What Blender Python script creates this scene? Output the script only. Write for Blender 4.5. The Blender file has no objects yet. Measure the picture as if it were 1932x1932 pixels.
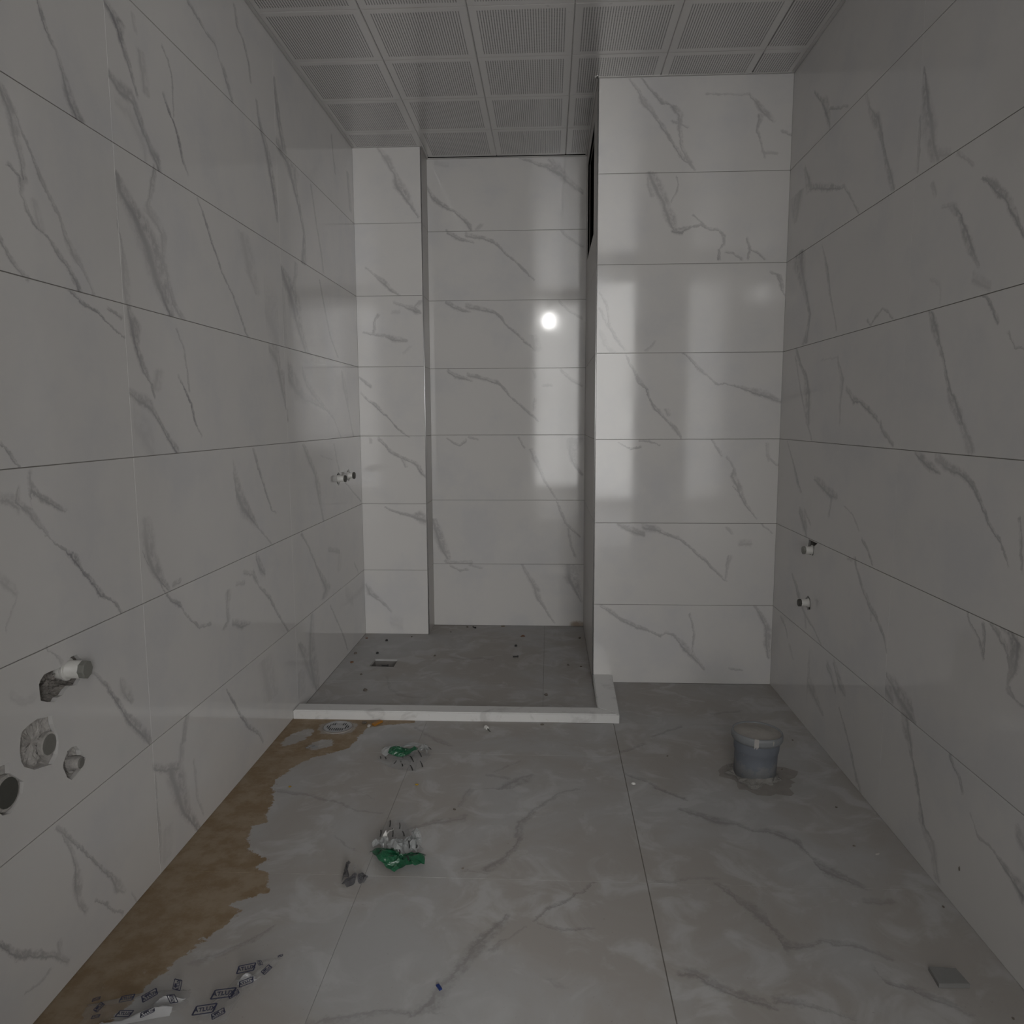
import bpy, bmesh, math, random
from mathutils import Vector, Matrix
from mathutils.geometry import tessellate_polygon
R_ = random.Random(7)
scene = bpy.context.scene
COL = scene.collection

# ---------------------------------------------------------------- camera, light, exposure
cam_d = bpy.data.cameras.new('camera')
cam_d.sensor_width = 36.0; cam_d.sensor_fit = 'HORIZONTAL'
cam_d.lens = 36.0 * 1420.57 / 1932.0
cam_d.clip_start = 0.02
cam = bpy.data.objects.new('camera', cam_d); COL.objects.link(cam)
cam.matrix_world = (Matrix.Translation((0.8315, 0, 0.9694)) @ Matrix.Rotation(0.0493, 4, 'Z')
                    @ Matrix.Rotation(-0.1235, 4, 'X') @ Matrix.Rotation(0.0038, 4, 'Y')
                    @ Matrix.Rotation(math.pi / 2, 4, 'X'))
scene.camera = cam
vs = scene.view_settings
vs.view_transform = 'Standard'; vs.look = 'None'; vs.gamma = 1.0; vs.use_curve_mapping = False
vs.exposure = -0.1
scene.cycles.use_denoising = True
scene.cycles.max_bounces = 6; scene.cycles.diffuse_bounces = 4; scene.cycles.glossy_bounces = 4
scene.cycles.transparent_max_bounces = 8; scene.cycles.use_light_tree = False
scene.cycles.use_adaptive_sampling = True; scene.cycles.adaptive_threshold = 0.025
scene.cycles.sample_clamp_indirect = 3.0
scene.cycles.blur_glossy = 0.5
world = bpy.data.worlds.new('world'); scene.world = world; world.use_nodes = True
world.node_tree.nodes['Background'].inputs[0].default_value = (.5, .5, .5, 1)
world.node_tree.nodes['Background'].inputs[1].default_value = 0.0

def area(name, loc, target, sx, sy, power, col=(1, 1, 1)):
    l = bpy.data.lights.new(name, 'AREA'); l.shape = 'RECTANGLE'; l.size = sx; l.size_y = sy
    l.energy = power; l.color = col
    o = bpy.data.objects.new(name, l); COL.objects.link(o); o.location = loc
    o.rotation_euler = (Vector(target) - Vector(loc)).to_track_quat('-Z', 'Y').to_euler()
    return o
LAMP_STRENGTH = 60.0      # the bare bulb hanging in the hall
# added fill light at the hall's side, brightening the left wall through the doorway
area('hall_side_fill', (2.12, -2.78, 1.5), (0.85, -.2, 1.2), 0.75, 1.7, 62.0, (1, .995, .985))
# added area light at the hall's far end: frontal fill and bright reflected strip
area('hall_end_fill', (1.25, -2.92, 1.25), (1.25, 0, 1.25), 1.3, 2.3, 44.0, (1, .995, .985))

# ---------------------------------------------------------------- dimensions (metres)
XR, YC, YB, YP, XC, XP, ZC, YN = 1.6409, 3.298, 3.4544, 2.699, 0.2906, 0.994, 2.1034, -0.15
ROWS = [0.0, .295, .595, .895, 1.195, 1.495, 1.795, ZC]

# ---------------------------------------------------------------- node helpers
class NT:
    def __init__(s, name):
        s.m = bpy.data.materials.new(name); s.m.use_nodes = True
        s.t = s.m.node_tree; s.n = s.t.nodes; s.l = s.t.links
        s.bsdf = s.n['Principled BSDF']
    def add(s, ty, **kw):
        n = s.n.new(ty)
        for k, v in kw.items(): setattr(n, k, v)
        return n
    def put(s, sock, v):
        if isinstance(v, bpy.types.NodeSocket): s.l.new(v, sock)
        else: sock.default_value = v
    def math(s, op, a, b=None, c=None, clamp=False):
        n = s.add('ShaderNodeMath', operation=op, use_clamp=clamp)
        s.put(n.inputs[0], a)
        if b is not None: s.put(n.inputs[1], b)
        if c is not None: s.put(n.inputs[2], c)
        return n.outputs[0]
    def smooth(s, v, lo, hi, a=0.0, b=1.0):
        n = s.add('ShaderNodeMapRange', interpolation_type='SMOOTHSTEP')
        s.put(n.inputs[0], v); n.inputs[1].default_value = lo; n.inputs[2].default_value = hi
        n.inputs[3].default_value = a; n.inputs[4].default_value = b
        return n.outputs[0]
    def noise(s, scale, detail=3, rough=.55, vec=None, dist=0.0, color=False):
        n = s.add('ShaderNodeTexNoise'); n.inputs['Scale'].default_value = scale
        n.inputs['Detail'].default_value = detail; n.inputs['Roughness'].default_value = rough
        n.inputs['Distortion'].default_value = dist
        if vec is not None: s.l.new(vec, n.inputs['Vector'])
        return n.outputs['Color' if color else 'Fac']
    def mix(s, f, a, b, mode='MIX'):
        n = s.add('ShaderNodeMix', data_type='RGBA', blend_type=mode)
        s.put(n.inputs[0], f)
        for k, v in ((6, a), (7, b)):
            s.put(n.inputs[k], v if isinstance(v, bpy.types.NodeSocket) else (*v, 1))
        return n.outputs[2]
    def curves(s, t, chans):
        n = s.add('ShaderNodeRGBCurve')
        cb = s.add('ShaderNodeCombineXYZ')
        for i in range(3): s.put(cb.inputs[i], t)
        s.l.new(cb.outputs[0], n.inputs['Color'])
        mp = n.mapping; mp.extend = 'HORIZONTAL'
        for i, pts in enumerate(chans):
            c = mp.curves[i]
            c.points[0].location = pts[0]; c.points[1].location = pts[-1]
            for p in pts[1:-1]: c.points.new(*p)
            for p in c.points: p.handle_type = 'VECTOR'
        mp.update()
        sp = s.add('ShaderNodeSeparateColor'); s.l.new(n.outputs[0], sp.inputs[0])
        return sp.outputs
    def pos(s):
        return s.add('ShaderNodeNewGeometry').outputs['Position']
    def out(s, col=None, rough=None, metal=None, spec=None, bump=None, bs=.2, bd=.01, alpha=None):
        b = s.bsdf
        if col is not None: s.put(b.inputs['Base Color'], col if isinstance(col, bpy.types.NodeSocket) else (*col, 1))
        if rough is not None: s.put(b.inputs['Roughness'], rough)
        if metal is not None: s.put(b.inputs['Metallic'], metal)
        if spec is not None: s.put(b.inputs['Specular IOR Level'], spec)
        if alpha is not None: s.put(b.inputs['Alpha'], alpha)
        if bump is not None:
            n = s.add('ShaderNodeBump'); n.inputs['Strength'].default_value = bs; n.inputs['Distance'].default_value = bd
            s.l.new(bump, n.inputs['Height']); s.l.new(n.outputs[0], b.inputs['Normal'])
        return s.m

def noisy(name, col, var=.2, scale=40, rough=.6, metal=0, bump=.3, bd=.003, spec=.5, alpha=None):
    t = NT(name); p = t.pos(); f = t.noise(scale, 4, .6, p)
    c = t.mix(f, tuple(x * (1 - var) for x in col), tuple(min(1, x * (1 + var)) for x in col))
    return t.out(c, rough, metal, spec, f, bump, bd, alpha)

# ---------------------------------------------------------------- marble veins, traced in wall coordinates (mm, mm, width 0.1 mm, strength %)
VEINS = {
'L':'''1279 1648 85 60 1293 1608 107 70 1320 1584 122 35 1334 1554 153 50 1348 1516 281 60 1367 1498 245 70
1476 1749 198 60 1509 1735 381 80 1522 1710 200 80 1538 1679 203 60 1559 1649 124 60 1573 1618 83 60
1574 1774 164 25 1581 1745 165 25
1595 1712 333 30 1604 1668 332 30 1608 1636 328 30
1479 1618 191 50 1506 1606 333 50 1553 1603 272 50 1581 1570 246 55 1604 1541 205 50 1631 1515 246 60 1649 1498 419 70
1490 1578 261 15 1530 1580 365 15 1582 1548 479 15 1593 1514 501 15
1689 1766 72 50 1712 1749 79 50 1725 1719 77 50 1726 1672 72 50 1724 1639 70 50
1681 1666 93 40 1703 1639 111 80 1726 1619 97 90 1744 1585 140 80 1757 1548 140 60 1778 1529 75 30
1821 1925 151 60 1872 1913 124 60 1916 1900 100 50 1963 1898 129 50 1987 1866 101 30 2018 1843 253 60 2039 1819 199 50 2060 1794 202 50
2096 2052 147 40 2116 2005 206 50 2152 1988 146 50 2180 1946 157 60 2188 1900 152 40
2226 1869 191 40 2236 1832 227 50 2260 1794 320 60 2293 1757 416 50 2324 1691 431 70 2342 1641 349 70 2359 1572 211 40
2376 1994 254 50 2393 1930 330 60 2404 1884 373 55 2445 1802 476 50
2379 1814 254 40 2443 1791 624 60 2503 1775 849 60 2526 1728 492 60 2575 1664 281 60 2616 1593 298 60 2595 1494 577 60
2988 2046 227 35 3025 1918 231 35
3214 1977 452 40 3243 1832 459 40
2711 1777 185 45 2762 1654 189 45 2800 1582 193 40 2826 1506 198 35
2775 1469 184 50 2823 1381 186 50 2886 1283 170 50 2983 1212 154 50
1172 1474 146 60 1189 1448 246 50 1198 1417 241 45 1203 1391 166 40 1207 1363 118 50 1209 1346 143 70
1183 1462 69 50 1209 1433 61 40 1231 1397 62 50 1250 1365 116 50 1270 1337 106 40 1292 1312 88 40 1307 1284 112 40 1327 1256 249 40 1347 1237 102 30 1377 1199 70 30
1178 1357 57 60 1203 1347 147 60 1202 1324 95 35 1212 1298 98 50 1235 1279 79 60 1262 1271 65 50 1284 1247 126 55 1308 1230 105 50 1334 1197 139 70
1231 1320 202 20 1242 1278 205 20
1304 1193 62 60 1339 1176 105 60 1385 1167 62 80 1419 1149 57 60 1469 1131 47 50
1417 1180 88 50 1460 1168 91 50
1480 1442 145 60 1496 1411 413 50 1547 1377 564 60 1593 1327 877 50 1618 1269 746 45 1645 1221 417 60 1659 1198 209 70
1625 1498 170 50 1608 1451 194 40 1589 1414 187 30 1601 1395 448 30 1645 1366 260 30 1643 1314 172 30 1658 1264 175 35 1675 1225 206 40 1711 1197 227 30
1474 1422 53 20 1471 1340 69 40 1483 1299 99 35 1484 1256 349 25 1487 1198 246 30
1821 1486 96 30 1843 1466 103 60 1870 1428 107 80 1902 1385 108 70 1941 1336 103 60 1995 1297 103 60 2033 1258 115 60 2072 1207 113 50 2098 1194 90 40
2090 1470 688 20 2111 1424 839 20 2132 1371 690 25 2169 1325 403 20
2377 1442 275 50 2433 1403 891 60 2482 1357 1054 60 2504 1305 735 60 2546 1247 515 50 2600 1195 416 50
2515 1478 375 40 2511 1441 338 40 2488 1406 287 40
2226 1312 1247 15 2283 1276 1448 15 2326 1224 1624 15
2377 1376 352 20 2391 1201 357 20
1490 1191 176 50 1506 1156 437 60 1509 1118 219 70 1524 1089 213 60 1536 1069 210 50
1536 1069 165 50 1559 1043 102 60 1568 1015 77 50
1594 1073 367 25 1577 1032 365 25
1681 1168 80 40 1708 1137 90 40 1720 1081 94 40
1720 1081 94 40 1724 1037 95 40
1677 1065 75 30 1705 1037 78 80 1730 1007 88 90 1744 967 87 70 1775 932 81 40
1477 1024 150 40 1503 1010 272 50 1547 1001 256 50 1575 975 163 55 1603 942 133 60 1637 910 193 70 1653 899 242 70
1485 975 569 12 1524 940 597 12 1551 911 625 12
2242 1192 583 35 2302 1164 631 40 2330 1119 616 40
2330 1118 665 45 2349 1060 416 45 2369 1013 254 45 2381 964 139 45
2400 1122 731 45 2468 1077 764 50 2562 1042 334 40 2689 1025 199 45 2828 999 87 40
2542 1131 310 40 2588 1088 255 40 2691 1045 271 40 2816 1002 155 50 2901 970 119 30 2988 901 144 30
3033 1161 211 40 3068 1094 661 40 3117 1010 214 40 3182 897 220 40
1106 934 66 50 1122 925 73 60 1136 903 70 50 1142 897 45 50
1167 886 63 50 1166 864 208 60 1189 843 142 60 1223 827 120 60 1248 817 69 40
1097 853 178 40 1124 844 190 40 1136 834 210 40
1139 861 84 40 1133 843 158 50 1157 825 146 50 1173 804 132 40 1202 774 30 40 1234 749 65 60 1259 735 160 80 1277 707 93 80 1303 684 94 70 1334 645 124 70 1369 625 82 60 1395 598 82 50
1082 732 184 25 1097 719 191 25 1112 704 197 25
1118 699 50 20 1100 679 50 20 1084 650 50 20
1503 766 363 20 1507 734 513 30 1510 693 420 45 1528 656 378 50 1549 627 221 60 1579 603 102 50
1484 701 49 50 1500 674 45 50 1541 629 46 50 1562 599 49 50
1597 608 118 40 1632 609 120 40
1946 840 174 30 1959 793 435 50 1992 749 543 50 2053 699 337 60 2104 658 80 40 2203 594 82 35
2088 885 170 40 2118 834 170 60 2149 788 121 60 2181 739 124 60 2207 699 95 50 2246 688 88 30
2524 886 204 40 2579 831 359 45 2648 773 331 40 2666 730 617 45 2692 657 247 30 2720 597 162 40
2890 874 142 30 2922 805 137 30 2958 758 129 30
3038 712 96 45 3154 662 100 45 3280 607 104 45
2713 838 59 20 2857 816 62 20
1569 593 102 60 1584 576 98 60 1625 553 128 70 1641 533 69 40 1675 504 66 50 1706 479 110 50
1706 479 94 40 1771 468 97 40
1879 525 355 40 1869 487 234 35 1870 451 236 40 1845 437 181 40
1893 439 201 40 1953 417 258 50 2005 408 110 30
1929 534 131 30 1985 527 135 30
2073 580 209 50 2092 554 358 50 2132 523 202 50
1982 554 157 35 2047 538 162 35
2047 536 228 50 2085 494 97 40 2168 434 173 60 2225 372 116 55 2303 298 97 50
2468 586 156 50 2543 527 127 45 2621 443 161 50 2705 369 393 50 2739 339 984 50 2699 312 468 40
2768 481 219 30 2922 446 232 30
2921 438 549 15 2899 373 547 15
3135 358 135 35 3195 308 138 35
1171 596 46 40 1193 576 35 40 1206 558 94 30
1084 546 144 15 1112 523 146 15 1134 524 179 15
1275 522 70 30 1304 500 82 40 1331 471 104 60 1353 440 114 70 1375 405 155 70 1411 362 256 60 1450 321 263 60 1466 300 185 50
1376 470 163 25 1386 443 306 35 1407 412 146 45
1626 295 241 40 1614 272 240 40 1601 240 238 40
1597 242 282 30 1583 198 281 30
1471 243 189 50 1524 213 200 50 1573 196 218 50
1548 205 579 50 1569 155 677 50 1581 111 560 50 1595 72 349 55 1628 30 254 60 1649 3 153 60
1645 173 132 25 1649 124 133 25 1652 74 116 25 1677 26 99 25
1474 233 104 30 1474 168 103 40 1476 116 133 35 1477 27 150 30
1508 84 497 15 1501 21 497 15
1163 285 92 40 1190 252 111 50 1223 207 66 50 1262 153 85 55 1300 106 127 50 1321 68 259 40 1339 48 102 30
1176 264 74 35 1192 226 117 40 1204 190 140 50 1202 154 312 55 1202 126 168 35 1220 91 142 45
1249 90 61 50 1276 67 80 50 1292 40 64 40 1328 11 65 40
1364 27 64 30 1378 1 64 30
1144 87 130 30 1147 64 131 30
1116 56 59 30 1087 55 52 30 1056 64 45 30
1838 276 85 50 1874 231 131 70 1923 168 104 70 1958 127 154 60 2035 71 130 50 2060 36 104 40
2103 271 996 18 2125 205 1010 18 2149 136 1024 18
2547 286 326 40 2527 202 640 40 2529 132 956 40 2562 36 876 40 2580 0 322 40
2406 225 275 40 2478 148 769 30 2532 61 585 30
2415 129 1012 20 2385 46 1005 20
2768 265 114 45 2862 172 119 45 2938 95 136 45 2988 23 154 45
2987 267 575 15 3101 198 598 15''',
'R':'''2489 1957 96 50 2416 1903 164 50 2372 1865 426 60 2344 1822 305 40
2356 1859 101 50 2294 1837 99 50 2208 1809 67 40
2087 1790 176 20 2064 1746 126 40 2019 1706 372 55 1992 1669 235 55 1964 1615 122 60 1936 1566 234 50 1898 1502 227 50
1779 1719 63 60 1769 1676 307 60 1754 1623 435 50 1736 1577 558 40 1723 1542 384 50 1698 1502 346 40
1783 1622 89 40 1781 1574 180 40 1781 1505 91 40
1700 1518 218 30 1644 1500 211 30
2549 1755 182 40 2517 1710 382 50 2494 1669 674 40
2495 1681 220 50 2326 1631 229 60 2250 1607 101 60 2208 1602 115 40
2208 1602 100 45 2141 1543 99 45 2098 1502 100 45
2607 1695 1246 45 2621 1657 1044 35 2624 1609 411 25
2562 1498 989 60 2567 1463 1034 60 2531 1408 546 50 2477 1340 267 55 2444 1288 235 60 2455 1243 283 50 2477 1204 518 50
2361 1478 72 30 2312 1402 226 50 2279 1326 153 45 2241 1261 96 40 2213 1215 94 35
2006 1213 86 45 1981 1200 82 45 1956 1218 117 45 1919 1232 73 45 1886 1218 81 45 1863 1199 94 45
1708 1459 157 30 1693 1432 156 30
1623 1390 211 40 1591 1363 139 65 1565 1328 235 65 1540 1286 199 60 1509 1252 91 30
1526 1234 216 25 1492 1217 209 25 1466 1206 204 25
1661 1400 97 30 1623 1394 94 30
1614 1490 107 30 1554 1449 103 30
1517 1413 47 60 1477 1388 200 60 1444 1362 141 60 1419 1335 228 65 1393 1303 118 60 1376 1280 119 60
1690 1259 79 15 1653 1245 99 15 1646 1220 145 15
2560 1193 198 50 2515 1140 220 50 2455 1100 270 50 2429 1040 598 50 2417 949 350 45
2566 1169 130 35 2505 1066 125 35 2437 968 120 35
2196 1137 92 35 2153 1073 326 40 2160 1021 168 35 2158 951 112 30
2324 1138 58 20 2196 1137 54 20
2122 1046 150 35 2065 1013 242 55 2028 1012 136 60 1965 987 185 60 1905 958 124 50
1895 953 160 50 1871 930 136 50 1822 906 120 50
1682 1190 168 60 1661 1156 266 60 1636 1114 163 50 1607 1069 92 60 1587 1025 159 60 1556 986 353 60 1531 956 231 60
1528 955 229 40 1504 926 236 40 1491 901 245 40
1489 1195 57 60 1462 1174 85 60 1434 1143 132 60
1399 1115 60 45 1376 1090 50 45 1351 1086 44 45
2419 949 110 40 2378 902 109 40
2612 889 93 30 2542 821 124 45 2485 756 211 50 2454 731 136 40
2337 786 154 40 2269 769 299 45 2190 748 322 50 2147 750 163 35
2189 743 167 35 2204 685 169 35
2464 670 224 40 2404 635 541 50 2383 607 314 35
2410 677 121 35 2352 642 118 35
2095 726 53 35 2034 713 65 35 1992 677 78 35
1965 656 104 55 1926 633 112 55 1899 604 120 55
1707 891 130 55 1671 876 222 60 1628 862 189 60 1599 852 70 50
1623 887 281 35 1575 870 217 50 1509 855 189 60 1473 839 150 60 1443 809 121 60 1414 774 104 60 1375 748 71 60 1348 711 63 50
1326 796 74 50 1318 760 105 50 1309 709 74 50
2504 453 126 40 2439 403 273 50 2367 352 152 45 2277 327 89 45 2216 298 95 40
2367 352 180 30 2353 312 180 30
2006 598 162 50 1976 558 153 50 1935 521 137 50 1891 492 218 50 1849 474 123 50 1819 449 139 60 1793 413 81 35
2051 590 131 30 2006 596 128 30
1897 501 115 30 1887 464 114 30
1461 591 63 50 1442 570 72 50 1417 554 86 50 1401 524 76 60
1409 586 101 55 1402 559 98 55 1404 529 95 55
1391 595 120 50 1360 582 126 50 1334 562 111 50 1319 535 170 50
1338 595 240 60 1309 580 384 70 1308 532 249 50 1321 503 108 40 1307 484 125 50 1274 479 123 50
1786 359 107 45 1739 343 382 45 1698 326 447 50 1659 314 458 55 1635 297 115 50
1788 329 406 40 1745 312 397 40
2607 281 119 40 2550 256 127 40 2526 236 144 40
2502 210 223 20 2467 175 221 20
2164 256 299 40 2123 236 259 40 2090 203 164 40
2114 279 186 40 2074 242 365 45 2022 217 218 30
2304 209 308 25 2315 156 513 30 2234 125 312 35 2174 100 172 30
2057 165 80 45 2010 123 130 45 1958 76 131 45 1919 20 132 45
1964 75 130 40 1906 18 126 40 1879 -5 122 40
1685 299 338 50 1666 257 383 50 1648 229 190 50 1626 194 113 60 1603 148 130 60
1616 187 111 60 1592 133 109 60 1579 96 183 60 1544 81 392 35 1523 50 265 35 1503 12 261 35
1490 293 147 55 1461 270 89 50 1437 243 89 50
1453 264 89 50 1433 242 59 30
1402 212 57 30 1376 184 86 40 1327 187 52 40 1290 176 167 55 1262 169 219 60 1233 160 328 70''',
'C':'''115 2100 200 30 147 2054 322 40 178 1999 202 40 201 1937 486 55 225 1905 323 55 249 1858 146 50 277 1819 97 45
47 1613 90 35 79 1587 77 30 124 1549 258 50 156 1517 161 55 188 1498 90 40
161 1467 127 25 207 1450 127 40 252 1434 319 60 278 1424 127 50
252 1440 193 35 279 1472 192 35
95 1417 162 45 77 1385 131 45 71 1340 132 45
27 1341 90 35 59 1337 128 45 119 1327 129 40 151 1314 289 55 217 1307 160 40
154 1426 190 20 187 1428 190 20
230 1281 129 15 203 1253 129 15
4 1148 93 50 27 1128 166 50 53 1112 165 50
9 1083 93 25 38 1053 93 50 78 1023 200 65 117 984 94 60 156 938 94 60 215 891 67 45
44 885 135 30 47 865 135 30
81 885 169 40 107 859 135 55 126 832 168 50 186 799 134 50 246 772 168 50 265 745 236 60 285 715 95 45
186 799 169 35 202 759 169 35
104 579 87 45 163 553 139 50 224 541 173 50 258 536 520 55 292 523 434 55
7 230 125 40 32 181 314 50 76 150 144 45 118 106 90 35
117 62 541 12 170 44 541 12''',
'B':'''699 2102 112 35 766 2076 128 50 825 2059 240 55 875 2042 562 60 909 2002 283 50 977 1952 161 45
833 2091 203 40 867 2050 203 40
287 1985 118 45 316 1939 251 55 358 1906 206 55 409 1881 132 50 451 1847 167 55 485 1806 251 50
528 1822 210 30 511 1802 211 30
327 2085 242 15 386 2076 241 15
373 1798 164 50 407 1775 228 50 447 1758 162 55 494 1747 91 35
461 1780 259 40 494 1770 194 50 541 1763 194 50 581 1749 162 55 608 1726 131 50 641 1694 105 50 675 1667 105 50 715 1628 131 50 762 1582 79 40
882 1793 129 30 935 1747 129 30 982 1721 128 30
369 1488 167 50 403 1468 233 50 443 1454 166 55 477 1447 93 35
457 1474 264 40 498 1463 198 50 545 1453 198 50 586 1442 166 55 613 1419 134 50 647 1379 107 50 681 1352 107 50 721 1312 134 50 762 1278 80 40
762 1338 405 20 776 1272 406 20
876 1489 132 30 917 1449 131 30 977 1415 131 30
371 1184 170 50 406 1163 238 50 447 1150 169 55 481 1139 95 35
461 1166 270 40 502 1159 203 50 550 1146 203 50 598 1132 169 55 625 1105 136 50 659 1064 109 50 707 1023 109 50 755 982 136 50 782 958 82 40
762 1178 136 25 769 1151 136 25
803 1117 135 30 844 1117 135 30
769 1057 171 30 762 1009 171 30
884 1184 134 30 932 1143 168 35 980 1116 134 40
367 880 84 45 395 860 97 45 422 849 138 45 450 870 172 45
464 884 97 35 506 873 97 35
693 883 96 45 720 838 97 45
748 831 207 35 769 783 276 45 789 741 173 40 810 686 125 45 852 623 97 45 873 595 69 35
947 879 755 40 934 824 412 50 941 776 275 55 983 714 124 50
298 507 271 50 315 444 408 50 337 371 455 50 363 317 228 50
345 307 183 40 399 298 183 40 471 303 228 40
869 589 106 50 887 544 142 50 909 491 124 50 945 455 125 50 976 428 89 50
923 464 124 40 932 392 124 40 955 333 125 40
371 289 129 40 416 262 129 40 453 271 128 40
462 291 110 30 516 276 110 30
709 291 126 40 732 246 181 35 768 191 316 45 786 127 226 45 822 72 127 45 858 17 91 35
937 292 802 35 938 229 626 50 965 165 269 50 985 119 108 40''',
'P':'''1099 2098 87 35 1132 2049 124 40 1152 2018 309 40 1178 1987 123 40 1211 1943 155 50 1244 1893 112 50 1284 1837 155 50 1323 1805 74 40
1138 2097 73 45 1177 2054 98 50 1216 2016 121 50 1248 2009 182 55 1268 1979 221 45 1269 1930 160 40 1277 1880 114 40 1304 1824 188 40
1243 1958 85 40 1298 1941 85 40
1355 2043 85 35 1400 2042 85 35 1432 2040 85 25 1488 2040 85 25
1495 2040 84 40 1521 2015 150 45 1547 1984 241 50 1580 1953 84 35
1535 1973 191 50 1527 1924 114 45 1541 1887 87 45 1553 1838 88 30
1546 1853 98 30 1597 1852 98 30
1607 1922 120 40 1639 1909 120 40
1175 1796 317 50 1196 1752 380 50 1223 1701 318 45 1243 1650 384 50 1257 1612 223 50 1270 1599 157 50
1169 1796 162 30 1169 1758 161 30 1183 1720 160 30
1260 1782 63 40 1270 1756 65 40 1261 1725 65 40 1248 1701 65 40
1251 1606 189 60 1283 1602 255 60 1315 1618 90 50 1348 1623 100 50 1374 1610 125 50 1406 1607 100 50 1430 1587 100 50
1321 1655 62 45 1367 1614 63 45
1423 1591 129 40 1427 1559 105 50 1412 1540 79 50 1413 1508 130 65
1434 1534 88 45 1461 1527 88 45 1487 1507 88 45
1504 1574 89 50 1515 1545 90 50 1510 1507 91 50
1512 1545 75 50 1538 1532 75 50 1565 1506 75 50
1007 1401 65 30 1026 1373 117 40 1038 1327 95 40 1039 1294 118 45 1061 1252 118 45 1078 1223 94 35 1095 1204 117 30
1007 1346 94 30 1022 1317 94 30 1036 1289 94 30
1171 1204 96 25 1199 1232 96 25
1013 1271 189 20 1028 1224 189 20 1056 1200 188 20
1590 1463 63 35 1614 1454 134 50 1624 1422 137 55 1630 1403 114 50 1640 1385 81 45
1100 1188 66 35 1114 1157 94 35 1134 1124 118 40 1149 1095 165 40 1173 1071 95 60 1188 1028 66 55 1208 999 166 55 1233 975 95 50 1257 951 119 50 1282 922 166 45 1297 898 67 40
1246 999 167 35 1252 980 167 35
1297 1192 65 55 1328 1165 93 55 1348 1146 139 45 1382 1117 93 45 1411 1089 65 50 1423 1084 84 50
1420 1084 67 50 1449 1089 66 50 1496 1076 94 50 1544 1060 234 60 1597 1045 257 50 1635 1026 140 45
1080 884 48 35 1119 860 68 50 1158 869 88 55
1152 889 68 45 1186 889 67 45 1220 874 67 45
1405 891 66 45 1427 859 95 45 1440 837 95 45
1461 830 118 35 1487 791 67 45 1483 762 286 50 1503 728 238 50 1514 694 191 50 1534 659 119 55 1570 613 57 45
1484 728 57 50 1514 694 57 50
1598 878 142 25 1605 820 142 25
1610 825 94 35 1634 806 94 35
1079 592 173 50 1134 568 278 50 1175 554 174 50
1168 582 347 45 1230 569 174 55
1230 564 173 55 1247 557 139 50 1302 540 110 50 1344 502 96 50 1393 460 123 50 1435 418 110 50 1470 387 69 40
1481 475 240 40 1475 440 137 35 1467 390 69 30
1468 579 135 30 1485 558 135 30
1513 524 279 30 1554 524 278 30
1589 593 67 40 1627 559 67 40
1020 291 85 45 1062 267 178 50 1097 238 143 50 1154 213 179 55 1203 196 100 50 1241 178 114 55
1241 181 101 50 1261 192 101 50 1289 182 99 45 1325 139 246 55 1361 103 211 50 1400 56 99 40
1343 261 83 45 1362 197 83 45 1360 146 83 45 1357 110 84 45
1576 292 96 40 1605 249 205 50 1627 200 273 50 1626 149 275 55 1634 99 124 50
1494 61 101 40 1536 51 101 40''',
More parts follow.
